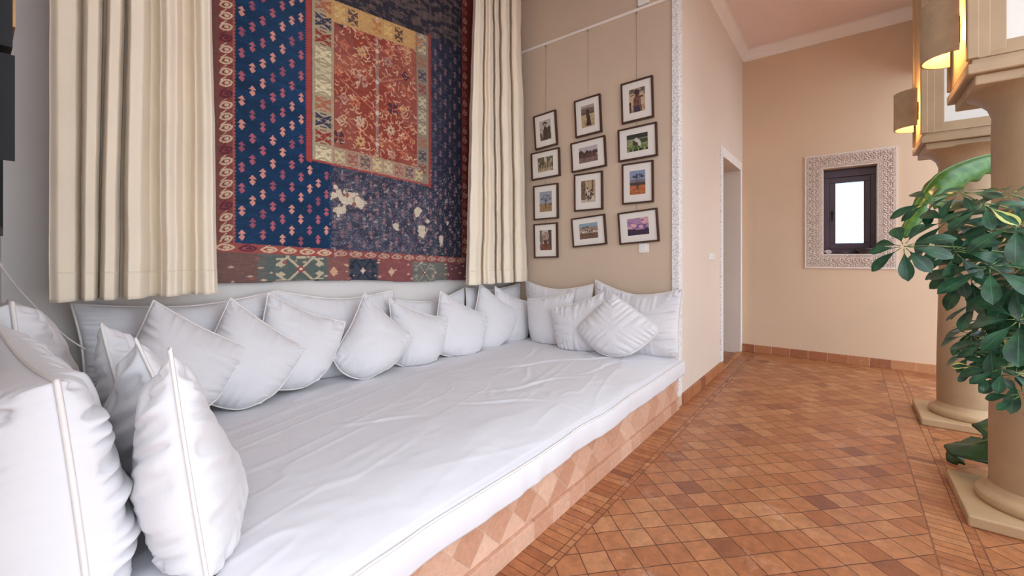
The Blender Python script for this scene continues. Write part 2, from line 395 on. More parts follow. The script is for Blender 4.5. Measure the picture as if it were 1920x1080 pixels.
# carved corner strip of the alcove and moulding of the doorway
b = BM(); bx(b, XR-.022, XR+.07, YW-.012, YW+.05, .10, 4.3, .004); struct('trim_4', b, 'carved')
d = thing('doorway', 'tall open doorway with thin white carved surround in the corridor wall', 'doorway', (DX0, YW, 0)); d['kind'] = 'structure'; d.name = 'door_1'
b = BM(); bx(b, DX0-.10, DX0, YW-.016, YW-.0005, .10, DZ+.11, .003); obj('side_moulding', b, 'carved', d)
b = BM(); bx(b, DX1, DX1+.07, YW-.016, YW-.0005, .10, DZ+.11, .003); obj('side_moulding', b, 'white_plaster', d)
b = BM(); bx(b, DX0, DX1, YW-.016, YW-.0005, DZ, DZ+.11, .003); obj('head_moulding', b, 'white_plaster', d)

# window on the far wall
w = bpy.data.objects.new('window_1', None); COL.objects.link(w); w.location = (XF, 0, WZ0); w['kind'] = 'structure'
w['label'] = 'small deep window with dark wooden casement and frosted pane in far wall'; w['category'] = 'window'
b = BM(); e = .01
OY0, OY1, OZ0, OZ1 = WY0+.004, WY1-.004, WZ0+.004, WZ1-.004
xa = XF+.13
for (y0, y1, z0, z1, x0, x1) in ((OY0, OY1, OZ0, OZ0+.06, xa, xa+.07), (OY0, OY1, OZ1-.10, OZ1, xa, xa+.07), (OY0, OY0+.055, OZ0+.0601, OZ1-.1001, xa, xa+.07), (OY1-.055, OY1, OZ0+.0601, OZ1-.1001, xa, xa+.07)):
    bx(b, x0, x1, y0, y1, z0, z1, .004)
obj('outer_frame', b, 'dark_wood', w)
b = BM(); y0, y1, z0, z1 = OY0+.055, OY1-.055, OZ0+.06, OZ1-.10; xb = xa+.02
for q in ((y0, y1, z0, z0+.075), (y0, y1, z1-.07, z1), (y0, y0+.065, z0+.0751, z1-.0701), (y1-.065, y1, z0+.0751, z1-.0701)):
    bx(b, xb, xb+.04, *q, .004)
sash = obj('casement', b, 'dark_wood', w)
b = BM(); bx(b, xb+.012, xb+.022, y0+.06, y1-.06, z0+.07, z1-.065); obj('pane', b, 'frosted', sash)
b = BM(); bx(b, xb-.012, xb, y1-.045, y1-.02, (z0+z1)/2-.03, (z0+z1)/2+.03, .003); tube(b, [(xb-.02, y1-.032, (z0+z1)/2), (xb-.02, y1-.032, (z0+z1)/2-.09)], .007); obj('handle', b, 'black_metal', sash)
# carved stucco surround: real relief on a fine grid
SY0, SY1, SZ0, SZ1 = -.44, .43, 1.165, 2.575
def relief():
    st = .0045
    ny = int((SY1-SY0)/st); nz = int((SZ1-SZ0)/st)
    Y = np.linspace(SY0, SY1, ny)[None, :].repeat(nz, 0); Z = np.linspace(SZ0, SZ1, nz)[:, None].repeat(ny, 1)
    do = np.minimum(np.minimum(Y-SY0, SY1-Y), np.minimum(Z-SZ0, SZ1-Z))      # from the outer edge
    di = np.maximum(np.maximum(WY0-Y, Y-WY1), np.maximum(WZ0-Z, Z-WZ1))      # from the inner edge
    h = np.zeros_like(Y)+.012
    s = np.where((Y < WY0) | (Y > WY1), Z, Y)
    # beaded borders
    for dd, c in ((do, .022), (di, .016), (di, .036)):
        m = np.abs(dd-c) < .007
        h = np.where(m, .012+.007*np.sign(np.sin((Y+Z)*2*math.pi/.024)), h)
    mid = (do > .036) & (di > .05)
    c = .085
    u = (Y/c); v = (Z/c)
    rr = np.hypot(u-np.round(u), v-np.round(v)); an = np.arctan2(v-np.round(v), u-np.round(u))
    rr2 = np.hypot(u-np.floor(u)-.5, v-np.floor(v)-.5); an2 = np.arctan2(v-np.floor(v)-.5, u-np.floor(u)-.5)
    pat = np.sin(rr*20+an*2)*.5+np.cos(rr2*16-an2*4)*.5
    h = np.where(mid, .008+.012*np.tanh(pat*4), h)
    h = np.where(do < .008, .016, h); h = np.where((di < .008), .014, h)
    V = np.stack([XF-h-.004, Y, Z], -1)
    hole = di < 0
    return V, hole, ny, nz
V, hole, ny, nz = relief()
idx = np.arange(ny*nz).reshape(nz, ny)
hc = hole[:-1, :-1] & hole[1:, 1:] & hole[:-1, 1:] & hole[1:, :-1]
F = np.stack([idx[:-1, :-1], idx[1:, :-1], idx[1:, 1:], idx[:-1, 1:]], -1)[~hc]
me = bpy.data.meshes.new('stucco_surround'); me.from_pydata((V-np.array((XF, 0, WZ0))).reshape(-1, 3).tolist(), [], F.tolist())
me.materials.append(M['stucco']); o = bpy.data.objects.new('stucco_surround', me); link(o, w)
b = BM()
bx(b, XF-.018, XF, SY0-.006, SY0, SZ0-.006, SZ1+.006); bx(b, XF-.018, XF, SY1, SY1+.006, SZ0-.006, SZ1+.006)
bx(b, XF-.018, XF, SY0, SY1, SZ0-.006, SZ0); bx(b, XF-.018, XF, SY0, SY1, SZ1, SZ1+.006)
obj('surround_edge', b, 'stucco', w)
b = BM(); bx(b, XF-.016, XF+.13, WY0+.002, WY1-.002, WZ0-.012, WZ0+.003); obj('sill', b, 'stone_pale', w)
# things on the sill
b = BM(); lathe(b, XF+.02, -.155, [(.001, WZ0+.004), (.05, WZ0+.006), (.06, WZ0+.02), (.105, WZ0+.06), (.112, WZ0+.07), (.104, WZ0+.068), (.05, WZ0+.03), (.001, WZ0+.02)], 28)
tag(obj('shallow_dish', b, 'ceramic', None, True, (XF+.02, -.155, WZ0+.004)), 'dark shallow dish on the right of the small window sill', 'dish')
b = BM()
pts = []
for k in range(60):
    a = k*.42; r = .030*(1-k/62); pts.append((XF+.04+r*.6*math.sin(a), .2+r*math.cos(a)-.03*(k/60), WZ0+.028+r*.6*math.sin(a)*0+.018*math.sin(a)*(1-k/62)))
tube(b, pts, .012, 8, .2)
tag(obj('shell', b, 'shell', None, True, (XF+.04, .2, WZ0+.004)), 'small pale spiral shell at left end of the window sill', 'shell')
b = BM(); tube(b, [(XF+.0, .13, WZ0+.030), (XF+.0, .03, WZ0+.020), (XF+.09, -.12, WZ0+.014)], .010, 8, .7)
tag(obj('stick', b, 'ceramic', None, True, (XF+.03, 0, WZ0+.004)), 'thin dark stick lying between shell and dish on window sill', 'stick')

# ================================================================= SEATING PLATFORM + MATTRESS
t_ = thing('seating_platform', 'low built-in platform faced with terracotta tiles beneath the long mattress', 'platform', (1.9, 2, 0))
b = BM(); bx(b, .092, XR-.003, 1.152, YB-.002, 0, .275); obj('riser', b, 'riser', t_)
b = BM(); bx(b, .092, XR-.04, 1.13, 1.152, 0, .085, .003); obj('skirting_band', b, 'riser_band', t_)
PR = np.random.RandomState(7)
def vnoise(x, y, seed=0):
    """smooth value noise, numpy"""
    r = np.random.RandomState(seed).rand(256, 256)
    xi = np.floor(x).astype(int); yi = np.floor(y).astype(int); fx = x-xi; fy = y-yi
    fx = fx*fx*(3-2*fx); fy = fy*fy*(3-2*fy)
    g = lambda a, c: r[a % 256, c % 256]
    return (g(xi, yi)*(1-fx)+g(xi+1, yi)*fx)*(1-fy)+(g(xi, yi+1)*(1-fx)+g(xi+1, yi+1)*fx)*fy
ZM = .466        # crown of the mattress; its lip is lower
def mattress():
    root = thing('mattress', 'long white cotton mattress with piped edge filling the tiled platform', 'mattress', (1.9, 2, .28))
    nx, nt = 520, 240
    X = np.linspace(.094, XR+.03, nx)
    # section across: from back top edge to the front, round the lip and down the face
    T = np.linspace(0, 1, nt); y = np.zeros(nt); z = np.zeros(nt)
    L1 = YB-.02-1.10; L2 = .125; L = L1+L2; s = T*L
    top = s < L1-.02
    ZE = .405
    y = np.where(s < L1, YB-.02-s, 1.10); cr = np.clip((L1-s)/.34, 0, 1); z = np.where(s < L1, ZE+(ZM-ZE)*(cr*(2-cr))**1.0, ZE-(s-L1))
    # rounded lip
    k = np.clip((s-(L1-.03))/.06, 0, 1)
    y = np.where((k > 0) & (k < 1), 1.13-.03*np.sin(k*math.pi/2), y); z = np.where((k > 0) & (k < 1), ZE+.006-.03*(1-np.cos(k*math.pi/2)), z)
    face = np.clip((s-L1)/L2, 0, 1)
    y = y-.006*np.sin(face*math.pi)*(face > 0)
    XX, SS = np.meshgrid(X, s); YY = y[:, None].repeat(nx, 1); ZZ = z[:, None].repeat(nx, 1); FF = face[:, None].repeat(nx, 1)
    d = .006*(vnoise(XX*1.7, SS*2.2, 1)-.5)+.004*(vnoise(XX*6+SS*3, SS*5, 2)-.5)
    # crumpled creases: thin ridged noise running diagonally
    def ridge(a, bx_, by_, seed, amp, w):
        ca, sa = math.cos(a), math.sin(a); p = (XX*ca+SS*sa); q = (-XX*sa+SS*ca)
        n = vnoise(p*bx_+3*vnoise(p*1.5, q*1.5, seed+9), q*by_, seed)
        return amp*np.exp(-((n-.5)/w)**2)
    msk = np.clip(vnoise(XX*1.3+5, SS*1.6, 31)*2.2-.75, 0, 1)
    d += ridge(.30, 1.1, 9, 3, .0034, .09)*msk + ridge(-.25, 1.2, 12, 4, .0030, .09)*(1-msk) + ridge(.9, 1.5, 7, 5, .0014, .09)*msk
    d += .007*(vnoise(XX*3+SS*2, SS*9-XX*2, 21)-.5)*msk+.003*(vnoise(XX*10+SS*8, SS*22-XX*8, 22)-.5)
    for cx, cs, an, ln, am in ((2.75, 1.05, .5, .35, .007), (3.35, 1.15, -.7, .28, .008), (3.2, 1.35, .9, .2, .007), (2.3, 1.35, .4, .35, .006), (2.95, 1.5, .2, .25, .005), (3.05, .8, -.2, .22, .006), (2.5, 1.15, -.4, .2, .006), (1.9, 1.4, .9, .22, .005), (1.3, 1.1, .7, .18, .004)):
        ca, sa = math.cos(an), math.sin(an); p = (XX-cx)*ca+(SS-cs)*sa; q = -(XX-cx)*sa+(SS-cs)*ca
        q = q+.03*np.sin(p*9)
        am *= .95; d += am*np.exp(-(p/ln)**2)*np.exp(-(q/.016)**2)-am*.7*np.exp(-(p/ln)**2)*np.exp(-((q-.03)/.022)**2)
    topm = (FF <= 0)
    ZZ = ZZ+d*topm*np.clip((L1-SS)/.06, 0.15, 1)
    # wavy lip and lower edge
    wav = .008*(vnoise(XX*4, XX*0, 11)-.5)+.010*(vnoise(XX*1.3, XX*0, 12)-.5)
    nearf = np.clip((SS-(L1-.12))/.12, 0, 1)
    ZZ = ZZ+wav*nearf
    YY = YY+nearf*.022*(vnoise(XX*3, SS*3, 14)-.5)+(FF > 0)*.008*(vnoise(XX*14, SS*4, 15)-.5)
    ZZ = ZZ+(FF > .6)*(FF-.6)*.02*(vnoise(XX*5, XX*0, 16)-.2)
    XX = np.where(YY > 1.14, np.minimum(XX, XR-.004), XX)
    V = np.stack([XX, YY, ZZ], -1)
    # end cap: tuck the last columns down
    V[:, 0, 2] = .28; V[:, -1, 2] = np.minimum(V[:, -1, 2], .30); V[:, -2, 2] -= .006
    # close the underside
    low = V[-1:].copy(); low[:, :, 1] = 1.2; low[:, :, 2] = .279
    V = np.concatenate([V, low], 0)
    grid_obj('cover', V, 'mattress', root)
    b = BM()
    j = int(np.argmin(np.abs(s-(L1+.006))))
    pts = [Vector(V[j, i])+Vector((0, -.003, .004)) for i in range(1, nx-2, 3)]
    tube(b, pts, .005, 6)
    obj('piping', b, 'piping', root, True)
mattress()

# ================================================================= CUSHIONS
def clampv(p, lim):
    x, y, z = p
    z = max(z, lim.get('z', ZM+.002))
    if 'y1' in lim: y = min(y, lim['y1'])
    if 'x1' in lim: x = min(x, lim['x1'])
    if 'wl' in lim: x = max(x, -.02+.107*(y-YW)/(YB-YW)+.006)
    return Vector((x, y, z))
def cushion(label, C, bulge, thick, seed=0, n=44, lim=None, group=None, pr=.0055, pucker=1.0, back=.8, full=.55, soft=None):
    """C: four 3-D corners in order; bulge[k]: outward bow of edge k->k+1 as a fraction of its length"""
    lim = lim or {}
    C = [Vector(c) for c in C]; ctr = sum(C, Vector())/4
    N = (C[2]-C[0]).cross(C[3]-C[1]).normalized()
    toward = Vector((0, 0, HC))-ctr
    if N.dot(toward) < 0: N = -N
    def edge(k, t):
        a, c = C[k], C[(k+1) % 4]; m = (a+c)/2
        out = (m-ctr); e_ = (c-a); L = e_.length; e_.normalize(); out = out-e_*out.dot(e_); out.normalize()
        bow = bulge[k]
        prof = (1-(2*t-1)**2) if bow >= 0 else (1-abs(2*t-1)**1.6)*1.0
        return a.lerp(c, t)+out*(bow*L*prof)
    g = [[None]*(n+1) for _ in range(n+1)]
    rnd = random.Random(seed); off = Vector((rnd.random()*50, rnd.random()*50, rnd.random()*50))
    S = []
    for i in range(n+1):            # ease spacing toward the rim
        a = i/n; S.append(.5-.5*math.cos(a*math.pi)*(.35)-.5*(1-2*a)*.65)
    base = [[None]*(n+1) for _ in range(n+1)]
    for i in range(n+1):
        for j in range(n+1):
            s, t = S[j], S[i]
            top = edge(0, s); right = edge(1, t); bot = edge(2, 1-s); left = edge(3, 1-t)
            P = top*(1-t)+bot*t+left*(1-s)+right*s-(C[0]*(1-s)*(1-t)+C[1]*s*(1-t)+C[2]*s*t+C[3]*(1-s)*t)
            if soft:
                for (cs, ct), wt in zip(((0, 0), (1, 0), (1, 1), (0, 1)), soft):
                    if wt: P = P.lerp(ctr, wt*math.exp(-((s-cs)**2+(t-ct)**2)/.035))
            base[i][j] = P
    root = thing('cushion', label, 'cushion', tuple(clampv((ctr.x, ctr.y, min(c.z for c in C)), lim)), group)
    bm = BM(); W_ = (C[1]-C[0]).length
    def layer(sign):
        out = []
        for i in range(n+1):
            row = []
            for j in range(n+1):
                s, t = 2*S[j]-1, 2*S[i]-1
                ex = max(0, 1-abs(s)**2.3); ey = max(0, 1-abs(t)**2.3)
                h = (ex*ey)**full
                # sagging filling: fuller low, thinner high
                h *= 1+.22*t
                P = base[i][j]
                q = P*3.2+off
                lown = mnoise.noise(q*.7)*.16*h
                # wrinkles, strongest close to the seams and radiating inwards from them
                d = min(1-abs(s), 1-abs(t)); along = t if (1-abs(s)) < (1-abs(t)) else s
                rim = math.exp(-d*(5.0 if pucker < 1.2 else 2.6))*min(1, d*14)
                pk = mnoise.noise(Vector((along*11*(W_/.5), d*1.2, seed*3.7+sign)))*.24*rim*pucker
                big = mnoise.noise(Vector((P.x*9, P.y*9, P.z*22))+off)*.045*h*pucker
                fold = (1-abs(mnoise.noise(Vector((s*1.3+t*1.8, t*3.2-s, seed*1.3+sign*5)))*2.2)); fold = max(0, fold-.8)*.16*h*max(0, pucker-.4)
                hh = (h+lown+pk+big-fold)*thick/2
                if sign < 0: hh *= back
                row.append(clampv(P+N*hh*sign, lim))
            out.append(row)
        return out
    A = layer(1); B = layer(-1)
    va = [[bm.verts.new(p) for p in r] for r in A]
    vb = [[va[i][j] if i in (0, n) or j in (0, n) else bm.verts.new(B[i][j]) for j in range(n+1)] for i in range(n+1)]
    for i in range(n):
        for j in range(n):
            bm.faces.new((va[i][j], va[i][j+1], va[i+1][j+1], va[i+1][j]))
            try: bm.faces.new((vb[i][j], vb[i+1][j], vb[i+1][j+1], vb[i][j+1]))
            except ValueError: pass
    obj('cover', bm, 'linen', root, True)
    rim = [A[0][j] for j in range(n)]+[A[i][n] for i in range(n)]+[A[n][j] for j in range(n, 0, -1)]+[A[i][0] for i in range(n, 0, -1)]
    rim = [p+N*.0 + (p-ctr).normalized()*.002 for p in rim]
    rim2 = [clampv(p, {**lim, 'z': ZM+.007}) for p in rim]
    bm = BM(); tube(bm, rim2, pr, 6, closed=True); obj('piping', bm, 'piping', root, True)
    return root
def quad_back(px, yb, k=.28, kx=0, x0=0):
    """corners on the plane Y = yb + k (z-.4) + kx (X-x0)"""
    P = Vector((x0, yb, .4)); N = Vector((-kx, 1, -k)).normalized(); return [onplane(u, v, P, N) for u, v in px]
def quad_right(px, xb, k=.28, ky=0, y0=0):
    P = Vector((xb, y0, .4)); N = Vector((1, -ky, -k)).normalized(); return [onplane(u, v, P, N) for u, v in px]
YL = {'y1': YB-.01}; XL = {'x1': XR-.01}
G1 = 'long back cushions against the back wall'
cushion('long back cushion behind the left end, below the left curtain', quad_back([(134, 570), (520, 545), (500, 715), (160, 720)], 2.83, .1), (-.06, -.03, .0, -.03), .2, 1, 60, YL, G1)
cushion('long back cushion below the left half of the kilim', quad_back([(522, 546), (736, 544), (728, 705), (512, 715)], 2.83, .1), (-.07, -.03, 0, -.03), .2, 2, 60, YL, G1)
cushion('long back cushion below the right half of the kilim', quad_back([(742, 562), (873, 538), (866, 670), (738, 690)], 2.84, .1), (-.09, -.03, 0, -.03), .18, 3, 50, YL, G1)
cushion('short back cushion below the right curtain in the corner', quad_back([(874, 540), (974, 531), (980, 640), (872, 655)], 2.80, .1), (-.05, -.03, 0, -.03), .18, 4, 50, {**YL, **XL}, G1)
G2 = 'large back cushions against the picture wall'
cushion('large back cushion in the corner under the first column of pictures', quad_right([(986, 527), (1112, 533), (1108, 650), (992, 642)], 3.62, .12), (-.09, -.03, 0, -.02), .18, 5, 50, {**XL, **YL}, G2)
cushion('large puckered back cushion at the outer end of the picture wall', quad_right([(1117, 525), (1280, 542), (1273, 668), (1112, 668)], 3.62, .12), (-.12, -.03, 0, -.02), .22, 6, 60, {**XL, 'z': .45}, G2, pucker=1.6)
G3 = 'square scatter cushions along the back wall'
S = [
 ('large square cushion tilted on its corner, first along the back wall', [(288, 564), (470, 654), (392, 778), (205, 728)], 2.52, .25, -.20, (-.03, -.02, .08, -.02), .22),
 ('square cushion tilted on its corner, second along the back wall', [(432, 559), (574, 652), (492, 766), (345, 730)], 2.54, .3, -.22, (-.03, .03, .10, -.02), .2),
 ('square cushion leaning upright, third along the back wall', [(503, 549), (647, 604), (602, 720), (462, 724)], 2.62, .25, -.12, (-.06, .03, .06, -.02), .18),
 ('plump cushion with puckered left seam, fourth along the back wall', [(683, 549), (774, 627), (716, 706), (617, 674)], 2.53, .3, -.22, (-.05, .05, .16, -.05), .2),
 ('square cushion sagging behind its neighbour, fifth along the back wall', [(729, 560), (840, 597), (822, 680), (738, 686)], 2.60, .25, -.22, (-.06, .02, .05, -.02), .17),
 ('flat square cushion with straight foot, sixth along the back wall', [(826, 546), (915, 593), (896, 671), (806, 660)], 2.56, .3, -.2, (-.04, .02, .03, -.02), .16),
 ('cushion standing on a rounded corner below the right curtain edge', [(900, 531), (974, 583), (940, 652), (874, 645)], 2.60, .25, -.2, (-.05, .06, .10, -.03), .17),
 ('upright square cushion in the corner, last along the back wall', [(928, 537), (992, 566), (990, 640), (930, 640)], 2.62, .2, -.1, (-.06, .03, .05, -.02), .15),
]
def mx(px): return sum(ony(u, v, 2.65).x for u, v in px)/4
for i, (lb, px, yb, k, kx, bl, th_) in enumerate(S):
    cu = cushion(lb, quad_back(px, yb, k, kx, mx(px)), bl, th_*1.25, 20+i, 60, YL, G3, pucker=1.0, back=.45, soft=(0, 0, .12, .07))
    if i == 0:
        c_ = quad_back([(441, 694)], yb, k, kx, mx(px))[0]; b = BM(); bx(b, c_.x-.001, c_.x+.016, c_.y-.022, c_.y-.019, c_.z-.012, c_.z+.010); obj('care_tag', b, 'tag', cu)
G4 = 'square scatter cushions in front of the picture wall'
cushion('square cushion nearest the corner in front of the picture wall', quad_right([(990, 561), (1076, 549), (1062, 648), (996, 643)], 3.44, .15, -.08, 2.4), (-.03, -.02, .04, .02), .17, 41, 48, XL, G4, soft=(0, 0, .08, .07))
cushion('square cushion with crumpled foot between two in front of picture wall', quad_right([(1031, 576), (1131, 549), (1128, 656), (1046, 658)], 3.34, .2, -.15, 2.0), (-.06, 0, .03, -.02), .2, 42, 52, XL, G4, pucker=1.3, soft=(0, 0, .08, .07))
cushion('square cushion standing on its corner in front of picture wall', quad_right([(1148, 551), (1239, 617), (1160, 676), (1081, 616)], 3.24, .3, -.12, 1.65), (.0, .05, .10, .0), .22, 43, 52, XL, G4, pucker=1.2, soft=(0, 0, .13, 0))
# left end, seen nearly edge-on
WLm = {'wl': 1}
G5 = 'large back cushions against the left wall'
cushion('huge white cushion filling the lower left corner, its seam facing out', [(.122, 1.42, 1.015), (.05, 2.08, 1.09), (.12, 2.10, .46), (.172, 1.36, .45)], (-.05, 0, .02, .03), .66, 51, 100, WLm, G5, pr=.0065, pucker=1.25, back=.4, full=.33)
cushion('large cushion against the left wall behind the huge front one', [(.082, 2.08, 1.155), (.10, 2.76, 1.12), (.16, 2.76, .46), (.14, 2.14, .46)], (-.06, 0, .02, .02), .62, 52, 70, {**WLm, **YL}, G5, pr=.006, pucker=1.3, back=.5, full=.45)
G6 = 'square scatter cushions at the left end'
def left_small(label, T, o, seed, th_=.24, back=1.0):
    T = Vector(T); o = [Vector((0, 0, 0))]+[Vector(q) for q in o]
    return cushion(label, [T+v for v in o], (.0, .02, .03, .05), th_, seed, 60, WLm, G6, pr=.005, pucker=1.25, back=back, full=.5)
left_small('nearest small cushion at the left end, standing in front of the huge cushion', (.322, 1.386, 1.06), [(.10, .46, -.33), (.27, .40, -.585), (.058, -.10, -.62)], 61, .19, 1.5)
left_small('middle small cushion of the three standing at the left end', (.318, 1.74, 1.045), [(.16, .40, -.28), (.30, .34, -.575), (.20, -.02, -.575)], 62, .15, 2.6)
left_small('farthest small cushion of the three standing at the left end', (.29, 2.1, 1.06), [(.20, .38, -.24), (.34, .34, -.595), (.13, -.05, -.595)], 63, .24)

# ================================================================= KILIM
def paint_kilim(X, Z):
    H, Wd = X.shape
    img = np.zeros((H, Wd, 3))
    rs = np.random.RandomState(5)
    def c(*a): return np.array(a, float)
    def fill(m, col, al=1.0):
        m = m[..., None]*al if not isinstance(al, np.ndarray) else (m*al)[..., None]
        img[:] = img*(1-m)+np.array(col, float)*m
    zb = 1.383-.047*(X-.929)                  # foot of the field
    z2 = zb-.055                               # foot of the leaf border
    zi0 = 1.939-.038*(X-1.371); zi1 = 3.056+.11*(X-1.371)   # inner panel
    xL = .945+.0*(Z); xR = 2.80
    # field
    fill(np.ones_like(X), (20, 50, 86))
    n1 = vnoise(X*3, Z*40, 3); n2 = vnoise(X*2.2, Z*2.2, 4)
    img *= (1+.22*(n1-.5)+.25*(n2-.5))[..., None]
    worn = np.clip((X-1.52)/.05, 0, 1)         # right part faded and worn
    sp = vnoise(X*70, Z*130, 8)*.6+vnoise(X*26, Z*60, 9)*.4
    dk = np.clip((X-2.35)/.25, 0, 1)
    base_w = c(68, 68, 84)*(1-dk[..., None])+c(32, 33, 48)*dk[..., None]
    fill(np.ones_like(X), base_w, worn*.85)
    fill((sp > .56).astype(float), (126, 112, 116), worn*(.50-.25*dk))
    fill((vnoise(X*18, Z*30, 10) > .6).astype(float), (40, 38, 56), worn*.5)
    topdark = (Z > zi1) & (X > 1.45)
    fill(topdark, (38, 36, 44), .75)
    fill(topdark & (vnoise(X*14, Z*40, 12)*.6+sp*.4 > .55), (112, 94, 86), .6)
    # spade motifs
    def local(cx, cz, rad):
        step_x = X[0, 1]-X[0, 0]; step_z = Z[1, 0]-Z[0, 0]
        j0 = int((cx-rad-X[0, 0])/step_x); j1 = int((cx+rad-X[0, 0])/step_x)+1
        i0 = int((cz-rad-Z[0, 0])/step_z); i1 = int((cz+rad-Z[0, 0])/step_z)+1
        j0 = max(j0, 0); i0 = max(i0, 0); j1 = min(j1, Wd); i1 = min(i1, H)
        if j1 <= j0 or i1 <= i0: return None
        sl = (slice(i0, i1), slice(j0, j1)); return sl, X[sl]-cx, Z[sl]-cz
    def put(sl, m, col, al=1.0):
        r = img[sl]; r[m] = r[m]*(1-al)+np.array(col, float)*al
    dx = .0575
    for ci in range(34):
        cx = .985+ci*dx
        for ri in range(24):
            cz = 1.43+.132*ri+(.066 if ci % 2 else 0)-.047*(cx-.93)+.012*math.sin(ci*.9+ri)
            if cx > 2.78: continue
            a0 = 1.939-.038*(cx-1.371); a1 = 3.056+.11*(cx-1.371)
            if a0-.02 < cz < a1+.02 and 1.36 < cx < 2.44: continue
            q = local(cx, cz, .05)
            if q is None: continue
            sl, x, z = q
            kk = (ci*2+ri*3) % 5
            col = (216, 146, 132) if kk in (0, 3) else ((176, 92, 106) if kk in (1, 4) else (150, 78, 98))
            al = 1.0
            if cx > 1.55: col = (150, 106, 112); al = .75 if rs.rand() > .25 else .35
            if cz > a1 and cx > 1.45: al = .35
            mm = (np.abs(x)/.0175+np.abs(z+.010)/.021 < 1) | ((z > .010) & (z < .034) & (np.abs(x) < (.034-z)*.85)) & ~((z < .016) & (np.abs(x) < .004)) | ((np.abs(x) < .004) & (z > -.01) & (z < .02))
            put(sl, mm, col, al)
    # bare patches
    def patch(cx, cz, rx, rz, seed, col=(214, 198, 174)):
        d = np.hypot((X-cx)/rx, (Z-cz)/rz)+(vnoise(X*22, Z*26, seed)-.5)*.9+(vnoise(X*60, Z*60, seed+1)-.5)*.4
        fill(d < .85, col, .95)
        fill((d >= .85) & (d < 1.05), (120, 104, 104), .5)
    for pu, pv, ru, rv, sd in ((655, 372, 30, 16, 50), (636, 394, 14, 10, 51), (672, 380, 10, 10, 58), (781, 398, 8, 8, 52), (790, 432, 9, 14, 53), (826, 452, 4, 16, 54), (741, 424, 8, 7, 55), (628, 352, 5, 5, 56), (838, 420, 3, 5, 57), (800, 415, 5, 5, 59)):
        p = ony(pu, pv, 2.8); q = ony(pu+ru, pv, 2.8); patch(p.x, p.z, q.x-p.x, rv/800*(p.x*FW[0]+2.8*FW[1]), sd)
    p = ony(665, 360, 2.8)
    for du, dv in ((650, 366), (663, 383)):
        p = ony(du, dv, 2.8); q = local(p.x, p.z, .04)
        if q: sl, x, z = q; put(sl, (np.abs(x)/.018+np.abs(z)/.024 < 1), (150, 92, 80))
    # inner panel
    inP = (X > 1.372) & (X < 2.425) & (Z > zi0) & (Z < zi1)
    tooth = .012*np.abs(((Z/.018) % 1)-.5)*2
    fill((X > 1.362-tooth+.006) & (X < 1.40) & (Z > zi0-.01) & (Z < zi1+.02), (166, 62, 62))
    fill((X > 2.40) & (X < 2.425+tooth) & (Z > zi0-.01) & (Z < zi1+.02), (146, 62, 56))
    fill(inP & (Z < zi0+.014), (160, 66, 62))
    k0x, k1x = 1.405, 2.40
    khaki = (X > k0x) & (X < k1x) & (Z > zi0+.014) & (Z < zi1)
    fill(khaki, (172, 156, 126))
    zi = (X > 1.555) & (X < 2.275) & (Z > zi0+.135) & (Z < zi1-.15)
    # top band is golden
    fill(khaki & (Z > zi1-.15) & (X > 1.5), (200, 156, 100))
    fill(khaki & (Z < zi0+.135) & (X > 1.55), (168, 132, 112), .8)
    fill(khaki & (X > 2.27), (142, 128, 112))
    # red field
    rr = c(142, 62, 50); fill(zi, rr)
    fill(zi & (vnoise(X*5, Z*4, 21) > .5), (148, 84, 74), .6); fill(zi & (vnoise(X*4, Z*6, 22) > .62), (172, 100, 76), .5)
    # grey stem line up the middle with side branches
    fill(zi & (np.abs(X-1.90) < .014), (150, 122, 112), .9)
    for zc in np.arange(2.15, 3.1, .235):
        q = local(1.90, zc, .45)
        if q:
            sl, x, z = q; m = (np.abs(z-.55*np.abs(x)*np.where(x < 0, 1, .8)) < .006) & (np.abs(x) < .30) & zi[sl]; put(sl, m, (186, 112, 92), .9)
            put(sl, np.hypot(x, z) < .016, (206, 196, 180))
    # flowers
    cols = [(214, 178, 120), (206, 182, 156), (60, 42, 62), (176, 142, 128), (198, 110, 82), (222, 190, 130)]
    rs2 = np.random.RandomState(12)
    for gx in np.arange(1.61, 2.27, .135):
        for gz in np.arange(2.12, 3.15, .165):
            cx = gx+rs2.uniform(-.03, .03); cz = gz+rs2.uniform(-.03, .03)
            if abs(cx-1.9) < .06: continue
            q = local(cx, cz, .07)
            if q is None: continue
            sl, x, z = q; r = np.hypot(x, z); an = np.arctan2(z, x); kind = rs2.randint(3); col = cols[rs2.randint(6)]
            if kind == 0: m = (r < .042*(.55+.45*np.abs(np.cos(an*4)))) & (r > .012)
            elif kind == 1: m = (r < .05) & (np.abs(np.sin(an*2)) > .62) & (r > .008)
            else: m = ((np.abs(np.abs(x)+np.abs(z)-.034) < .007) | (r < .012)) | ((np.abs(x) < .05) & (np.abs(z) < .004))
            put(sl, m & zi[sl], col, .85)
    # little hooks and leaves everywhere on red
    for k in range(620):
        cx = rs2.uniform(1.57, 2.265); cz = rs2.uniform(2.05, 3.15)
        q = local(cx, cz, .03)
        if q is None: continue
        sl, x, z = q; a = rs2.uniform(-.9, .9)+(0 if rs2.rand() > .3 else 1.6); xr = x*math.cos(a)+z*math.sin(a); zr = -x*math.sin(a)+z*math.cos(a)
        m = (np.abs(zr-xr*xr*18) < .0042) & (np.abs(xr) < rs2.uniform(.012, .022))
        put(sl, m & zi[sl], [(226, 180, 140), (214, 146, 110), (196, 124, 100), (214, 190, 160)][rs2.randint(4)], .85)
